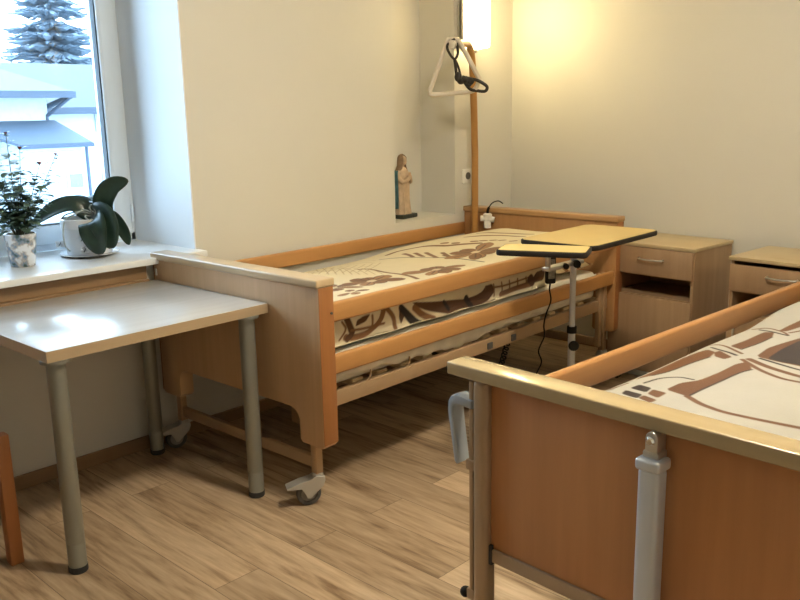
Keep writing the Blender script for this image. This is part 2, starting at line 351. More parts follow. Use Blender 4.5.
# window
win = thing('window_1', 'white framed window above the sill looking out on snowy houses', 'window', (0, 0, 0)); win['kind'] = 'structure'
bm = bmesh.new(); fy0, fy1 = 3.700, 3.775
box(bm, WX0, WX1, fy0, fy1, WZ0, WZ0 + .035); box(bm, WX0, WX1, fy0, fy1, WZ1 - .04, WZ1)
box(bm, WX0, WX0 + .025, fy0, fy1, WZ0, WZ1); box(bm, WX1 - .025, WX1, fy0, fy1, WZ0, WZ1); box(bm, 1.225, 1.265, fy0, fy1, WZ0, WZ1)
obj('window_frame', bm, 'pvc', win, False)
for (a, b_) in ((WX0 + .028, 1.222), (1.268, WX1 - .028)):
    sb = bmesh.new(); s = .082; y0, y1 = 3.684, 3.765; z0, z1 = WZ0 + .03, WZ1 - .035
    for q in ((a, a + s, z0, z1), (b_ - s, b_, z0, z1), (a + s, b_ - s, z0, z0 + s), (a + s, b_ - s, z1 - s, z1)):
        box(sb, q[0], q[1], y0, y1, q[2], q[3], .006)
    for q in ((a + s - .014, a + s + .002, z0 + s, z1 - s), (b_ - s - .002, b_ - s + .014, z0 + s, z1 - s)):
        box(sb, q[0], q[1], y0 - .004, y0 + .01, q[2], q[3], .003)
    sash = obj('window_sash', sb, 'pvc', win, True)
    gb = bmesh.new(); g = .006
    for q in ((a + s, a + s + g, z0 + s, z1 - s), (b_ - s - g, b_ - s, z0 + s, z1 - s), (a + s, b_ - s, z0 + s, z0 + s + g), (a + s, b_ - s, z1 - s - g, z1 - s)):
        box(gb, q[0], q[1], y0 + .012, y0 + .05, q[2], q[3])
    obj('gasket', gb, 'gasket', sash, False)
    obj('pane', B(a + s - .004, b_ - s + .004, 3.722, 3.726, z0 + s - .004, z1 - s + .004), 'glass', sash, False)
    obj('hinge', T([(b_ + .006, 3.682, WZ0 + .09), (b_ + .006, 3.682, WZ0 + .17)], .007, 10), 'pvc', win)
bm = bmesh.new()
prism(bm, [(WX0, 3.70), (WX0, YA), (.415, YA), (.415, 3.127), (2.052, 3.127), (2.052, YA), (WX1, YA), (WX1, 3.70)], 'Z', WZ0 - .027, WZ0, .004)
struct('window_sill', bm, 'sill', None, True)
po = bpy.data.lights.new('window_portal', 'AREA'); po.shape = 'RECTANGLE'; po.size = 1.5; po.size_y = 1.45; po.cycles.is_portal = True
poo = bpy.data.objects.new('window_portal', po); COL.objects.link(poo); poo.location = (1.245, 3.80, 1.6); poo.rotation_euler = (-PI / 2, 0, 0)

# ------------------------------------------------------------------ outside, across the yard
struct('ground', B(-40, 70, 8, 95, -3.4, -3.2), 'snow')
house = thing('house', 'white rendered house with pale blue roof seen through the window', 'house', (12, 28, -3.2))
def hx(bm): return xf(bm, Matrix.Translation((-12, -28, 3.2)))
def slab(p4, t):
    bm = bmesh.new(); v = [bm.verts.new(p) for p in p4]; w = [bm.verts.new((p[0], p[1], p[2] - t)) for p in p4]
    bm.faces.new(v); bm.faces.new(w[::-1])
    for i in range(len(p4)): bm.faces.new((v[i], w[i], w[(i + 1) % len(p4)], v[(i + 1) % len(p4)]))
    return bm
bm = bmesh.new(); box(bm, 2, 12.64, 28, 40, -3.2, 2.2); box(bm, 12.64, 24, 30, 40, -3.2, 1.72); hx(bm)
obj('wall', bm, 'render_white', house, False)
bm = slab([(1.5, 27.3, 2.28), (13.25, 27.3, 2.28), (13.25, 35, 3.60), (1.5, 35, 3.60)], .08); hx(bm); obj('roof', bm, 'roofing', house, False)
bm = slab([(12.6, 29.5, 1.78), (25, 29.5, 1.78), (25, 35, 3.60), (12.6, 35, 3.60)], .08); hx(bm); obj('roof', bm, 'roofing', house, False)
bm = bmesh.new(); box(bm, 1.5, 13.3, 27.22, 27.34, 2.06, 2.26); box(bm, 12.7, 25, 29.42, 29.54, 1.55, 1.76)
tube(bm, [(13.2, 27.4, 2.1), (12.62, 28.0, 1.5), (12.62, 28.0, 1.30)], .06, 8); tube(bm, [(13.22, 27.3, 2.14), (12.95, 29.4, 1.68)], .09, 8); hx(bm); obj('gutter', bm, 'fascia', house, False)
bm = bmesh.new(); box(bm, 10.86, 12.72, 26.0, 28, -3.2, .72)
for k in range(16): box(bm, 10.85, 12.73, 25.985, 26.0, -2.0 + k * .16, -1.985 + k * .16)
hx(bm); bay = obj('porch', bm, 'render_white', house, False)
bm = slab([(10.72, 25.75, .66), (12.98, 25.75, .66), (12.86, 28, 1.36), (9.6, 28, 1.36)], .08); hx(bm); obj('porch_roof', bm, 'roofing_dark', house, False)
bm = bmesh.new(); box(bm, 10.70, 13.0, 25.70, 25.78, .53, .65); tube(bm, [(12.78, 25.8, .6), (12.82, 25.9, .4), (12.82, 25.9, -3.1)], .05, 8); hx(bm); obj('gutter', bm, 'fascia', house, False)
for (x0, x1, y, z0, z1) in ((15.35, 15.85, 29.98, .98, 1.62), (15.45, 15.95, 29.98, -1.3, -.45), (12.2, 12.62, 25.97, -.72, -.30)):
    f = bmesh.new(); box(f, x0 - .07, x1 + .07, y - .04, y, z0 - .07, z1 + .07); hx(f); fo = obj('window', f, 'render_white', house, False)
    f = bmesh.new(); box(f, x0, x1, y - .05, y - .03, z0, z1); hx(f); obj('window_pane', f, 'darkglass', fo, False)
def conifer(x, y, z0, h, rad, label, n=15, seed=1):
    t = thing('conifer', label, 'tree', (x, y, z0), 0, 'conifers behind the house')
    obj('trunk', T([(0, 0, 0), (0, 0, h * .6), (0, 0, h)], [.22, .12, .03], 8), 'bark', t)
    r = random.Random(seed); bm = bmesh.new()
    for k in range(n):
        f = k / (n - 1); zc = h * (.14 + .82 * f); rr = rad * (1 - f) ** .8 + .12
        nb = 22
        for j in range(nb):
            a = 2 * PI * (j + r.random() * .8) / nb; L = rr * r.uniform(.6, 1.15); zc += r.uniform(-.12, .12)
            d = Vector((math.cos(a), math.sin(a), 0)); s = Vector((-d.y, d.x, 0))
            prev = None; m = 6
            for q in range(m + 1):
                g = q / m; c = Vector((0, 0, zc)) + d * L * g + Vector((0, 0, -L * .30 * g + L * .16 * g * g + r.uniform(-.09, .09)))
                w = L * .15 * (1.1 - g) * r.uniform(.5, 1.25)
                ring = [bm.verts.new(c + s * w), bm.verts.new(c + Vector((0, 0, w * .55))), bm.verts.new(c - s * w), bm.verts.new(c - Vector((0, 0, w * .9)))]
                if prev:
                    for u in range(4): bm.faces.new((prev[u], prev[(u + 1) % 4], ring[(u + 1) % 4], ring[u]))
                prev = ring
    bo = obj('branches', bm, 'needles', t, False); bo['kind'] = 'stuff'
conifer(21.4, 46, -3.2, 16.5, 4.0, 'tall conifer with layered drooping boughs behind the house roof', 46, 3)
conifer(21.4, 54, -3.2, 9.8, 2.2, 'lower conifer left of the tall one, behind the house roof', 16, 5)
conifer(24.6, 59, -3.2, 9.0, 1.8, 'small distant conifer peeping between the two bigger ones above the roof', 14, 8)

# ------------------------------------------------------------------ lamps on the walls
def sconce(name, label, x, y, z, flip):
    t = thing(name, label, 'lamp', (x, y, z), PI if flip else 0, None)
    obj('wall_plate', B(-.05, .05, .080, .093, .06, .24, .006), 'steel', t)
    bm = bmesh.new(); lathe(bm, [(.074, 0), (.078, .004), (.078, .296), (.074, .30), (.071, .296), (.071, .004)], 0, 0, 40, True); obj('shade', bm, 'lampglass', t)
    bm = bmesh.new(); arc = [(.0812 * math.cos(a), .0812 * math.sin(a)) for a in [math.radians(12 + 150 * k / 24) for k in range(25)]]
    prism(bm, arc + [(p[0] * .982, p[1] * .982) for p in arc[::-1]], 'Z', -.004, .304); obj('added_light_shield', bm, 'white', t)  # added shell behind the shade, keeps lamp light off the niche
    bm = bmesh.new(); lathe(bm, [(.0, -.03), (.010, -.026), (.014, -.015), (.010, -.004), (.012, .012), (.074, .014), (.074, .018), (.0, .018)], 0, 0, 24); obj('finial', bm, 'steel', t)
    return t
sconce('wall_sconce', 'glowing frosted wall lamp high on the wall beside the niche', 3.880, 3.100, 1.742, False)
sconce('wall_sconce', 'glowing frosted wall lamp on the opposite wall above the second bed', 4.02, YO + .093, 1.82, True)

cl = thing('ceiling_lamp', 'round glowing ceiling lamp over the gap between the two beds', 'lamp', (1.95, .95, HC))
bm = bmesh.new(); lathe(bm, [(.0, -.03), (.12, -.03), (.13, -.02), (.13, 0), (.0, 0)], 0, 0, 32); obj('ceiling_plate', bm, 'white', cl)
bm = bmesh.new(); lathe(bm, [(.0, -.14)] + [(.17 * math.sin(a), -.03 - .11 * math.cos(a)) for a in [k * PI / 20 for k in range(1, 11)]] + [(.12, -.028), (.0, -.028)], 0, 0, 40); obj('globe', bm, 'ceillamp', cl)
# socket
t = thing('wall_socket', 'white wall socket below the lamp, beside the niche', 'socket', (3.905, YA, 1.022))
pl = obj('cover_plate', B(-.042, .042, -.010, 0, -.042, .042, .004), 'white', t)
bm = bmesh.new(); lathe(bm, [(.0, 0), (.021, 0), (.021, .003), (.0, .003)], 0, 0, 24); xf(bm, Matrix.Translation((.004, -.0135, .002)) @ Matrix.Rotation(-PI / 2, 4, 'X')); obj('socket_well', bm, 'blueblack', t)

# ------------------------------------------------------------------ table
tb = thing('table', 'pale laminate table on grey tube legs under the window sill', 'table', (1.409, 2.777, 0), math.radians(.8))
tw, td = .409, .366
obj('tabletop', B(-tw, tw, -td, td, .7, .735, .002), 'table_top', tb)
bm = bmesh.new(); e = .0012
box(bm, -tw - e, tw + e, -td - e, -td, .7, .7345); box(bm, -tw - e, tw + e, td, td + e, .7, .7345); box(bm, -tw - e, -tw, -td, td, .7, .7345); box(bm, tw, tw + e, -td, td, .7, .7345)
obj('edge_band', bm, 'table_edge', tb, False)
for (x, y) in ((-.369, -.330), (.338, -.330), (-.369, .325), (.318, .325)):
    bm = bmesh.new(); lathe(bm, [(.0, .022), (.0285, .022), (.0285, .098), (.0278, .100), (.0285, .102), (.0285, .688), (.045, .690), (.045, .70), (.0, .70)], x, y, 32)
    lg = obj('leg', bm, 'leg_grey', tb)
    bm = bmesh.new(); lathe(bm, [(.0, 0), (.027, 0), (.030, .004), (.030, .022), (.0, .022)], x, y, 32); obj('foot', bm, 'rubber', lg)

# chair at the left edge
ch = thing('chair', 'orange wooden chair at the left edge, one straight leg showing beside the table', 'chair', (.715, 2.775, 0), 0)
for (x, y, top) in ((.216, -.13, .44), (-.19, -.13, .44), (.19, .27, .86), (-.19, .27, .86)):
    bm = bmesh.new(); box(bm, x - .021, x + .021, y - .021, y + .021, 0, top, .004); obj('leg', bm, 'chairwood', ch)
obj('seat', B(-.24, .20, -.16, .29, .44, .465, .008), 'chairwood', ch)
obj('backrest', B(-.19, .19, .262, .280, .62, .82, .006), 'chairwood', ch)

# ------------------------------------------------------------------ first bed
def arch(h0, h1, hw, foot, arc, top):
    pts = [(-hw, h0 + .012), (-hw + .012, h0), (-hw + foot - .012, h0), (-hw + foot, h0 + .012)]
    for k in range(9):
        a = PI - (PI / 2) * k / 8; pts.append((-hw + foot + arc + arc * math.cos(a), h1 - arc + arc * math.sin(a)))
    right = [(-y, z) for y, z in pts][::-1]
    return pts + right + [(hw, top), (-hw, top)]
def caster(parent, x, y, ang, tz=.118, brake=True):
    d = Matrix.Translation((x, y, 0)) @ Matrix.Rotation(ang, 4, 'Z')
    bm = bmesh.new()     # hood: two cheeks, a crown and the brake lever, trailing along +x
    prof = [(-.022, .112), (.012, .114), (.030, .104), (.066, .098), (.118, .080), (.116, .074), (.064, .072), (.050, .048), (.044, .034), (.032, .032), (.012, .050), (-.016, .075), (-.024, .095)]
    for s in (-1, 1): prism(bm, prof, 'Y', s * .022 - .003, s * .022 + .003, .0012, 1)
    prism(bm, [(-.022, .112), (.012, .114), (.030, .104), (.066, .098), (.118, .080), (.116, .076), (.062, .090), (.028, .098), (-.02, .100)], 'Y', -.022, .022)
    lathe(bm, [(.0, .104), (.022, .104), (.022, .116), (.018, .122), (.0, .122)], 0, 0, 20)
    xf(bm, d); c = obj('caster', bm, 'castermetal', parent)
    bm = bmesh.new(); lathe(bm, [(.030, -.013), (.042, -.013), (.0455, -.008), (.0455, .008), (.042, .013), (.030, .013)], 0, 0, 32, True)
    w = d @ Matrix.Translation((.036, 0, .0455)) @ Matrix.Rotation(PI / 2, 4, 'X'); xf(bm, w); obj('tyre', bm, 'caster_tyre', c)
    bm = bmesh.new(); lathe(bm, [(.0, -.011), (.009, -.016), (.011, -.008), (.0305, -.008), (.0305, .008), (.011, .008), (.009, .016), (.0, .011)], 0, 0, 28); xf(bm, w); obj('wheel_hub', bm, 'caster_hub', c)
    return c
def rail(parent, y0, y1, z0, z1, x0=.07, x1=2.085, m='beech'):
    return obj('side_rail', B(x0, x1, y0, y1, z0, z1, .009, 3), m, parent)
bed = thing('care_bed', 'beech care bed with side rails along the wall, behind the table', 'bed', (1.817, 2.66, 0), math.radians(1.3))
HW = .515
def end_board(parent, x, name, face, cap):
    bm = prism(bmesh.new(), arch(.236, .362, HW - .004, .130, .05, .82), 'X', x + .008, x + .074, .004); o = obj(name, bm, face, parent)
    obj('top_cap', B(x - .003, x + .082, -HW - .001, HW + .001, .82, .849, .006, 3), cap, o)
    for q in (-1, 1): obj('edge_strip', B(x + .007, x + .075, min(q * (HW - .0045), q * (HW - .002)), max(q * (HW - .0045), q * (HW - .002)), .25, .8195, .001), 'beech_end', o)
    return o
fb = end_board(bed, 0, 'footboard', 'beech_z', 'beech_y'); hb = end_board(bed, 2.075, 'headboard', 'beech_head', 'beech_cap_lamplit')
obj('bolt', T([(.062, -HW + .006, .725), (.062, -HW - .003, .725)], .0045, 12), 'blueblack', fb)
obj('corner_block', B(.003, .010, .487, .499, .752, .782, .002), 'white', fb)
for x in (.040, 2.112):
    for s in (-1, 1):
        obj('leg', B(x - .016, x + .016, s * .43 - .016, s * .43 + .016, .118, .36, .004), 'tube_tan', bed)
    obj('cross_bar', B(x - .010, x + .010, -.414, .414, .138, .182, .003), 'tube_tan', bed)
caster(bed, .040, -.43, math.radians(150)); caster(bed, .040, .43, math.radians(165)); caster(bed, 2.112, -.43, math.radians(200)); caster(bed, 2.112, .43, math.radians(170))
for s in (-1, 1):
    a, b_ = sorted((s * .480, s * .505))
    rail(bed, a, b_, .685, .757); rail(bed, a, b_, .495, .567)
    o = obj('frame_bar', B(.07, 2.08, min(s * .44, s * .47), max(s * .44, s * .47), .362, .418, .003), 'tube_tan', bed)
    for x in (1.02, 1.20): obj('catch', B(x, x + .035, min(s * .47, s * .478), max(s * .47, s * .478), .372, .402, .003), 'blueblack', o)
    for x in (1.985, 2.03): obj('guide_post', B(x, x + .03, min(s * .478, s * .452), max(s * .478, s * .452), .17 if x < 2 else .24, .56, .004), 'tube_tan', bed)
bm = bmesh.new()
for k in range(15): box(bm, .09 + k * .134, .15 + k * .134, -.44, .44, .405, .428, .004, 1)
obj('slat_base', bm, 'beech_y', bed)
bm = bmesh.new(); box(bm, .30, .38, -.06, .02, .13, .36, .008); tube(bm, [(.36, -.02, .28), (1.0, -.02, .33)], .022, 12)
obj('lifting_motor', bm, 'tube_tan', bed)
bm = bmesh.new(); box(bm, 1.2, 1.5, -.12, .12, .22, .34, .01); tube(bm, [(1.5, 0, .28), (1.98, 0, .32)], .02, 10); obj('motor_housing', bm, 'darkmetal', bed)
for (x, z0) in ((.30, .02), (.52, .02)):
    obj('sheet_strap', T(smoothpts([(x, -.462, .455), (x - .012, -.468, .43), (x - .045, -.465, .405)], 5), .0035, 6), 'tube_tan', bed)

mt = thing('mattress', 'mattress under white sheet, hem hanging below the lower rail of the wall bed', 'mattress', (1.817, 2.66, 0), math.radians(1.3))
obj('core', B(.086, 2.005, -.44, .44, .428, .572, .025, 3), 'sheet', mt)
bm = bmesh.new(); NU, NV = 120, 10; rows = []
for i in range(NU + 1):
    u = .09 + i * 1.90 / NU
    hem = np.interp(u, [.07, .35, .80, .86, 1.03, 1.37, 1.6, 2.0], [.458, .447, .428, .412, .440, .450, .457, .475]) + .004 * math.sin(u * 37)
    rows.append([bm.verts.new((u, -.449 - .006 * math.sin(u * 23 + j * .3) * (j / NV) - .005 * math.sin(u * 61) * (j / NV), .560 + (hem - .560) * j / NV)) for j in range(NV + 1)])
for i in range(NU):
    for j in range(NV): bm.faces.new((rows[i][j], rows[i + 1][j], rows[i + 1][j + 1], rows[i][j + 1]))
sh = obj('sheet_hem', bm, 'sheet', mt)
so = sh.modifiers.new('thick', 'SOLIDIFY'); so.thickness = .003; so.offset = 0

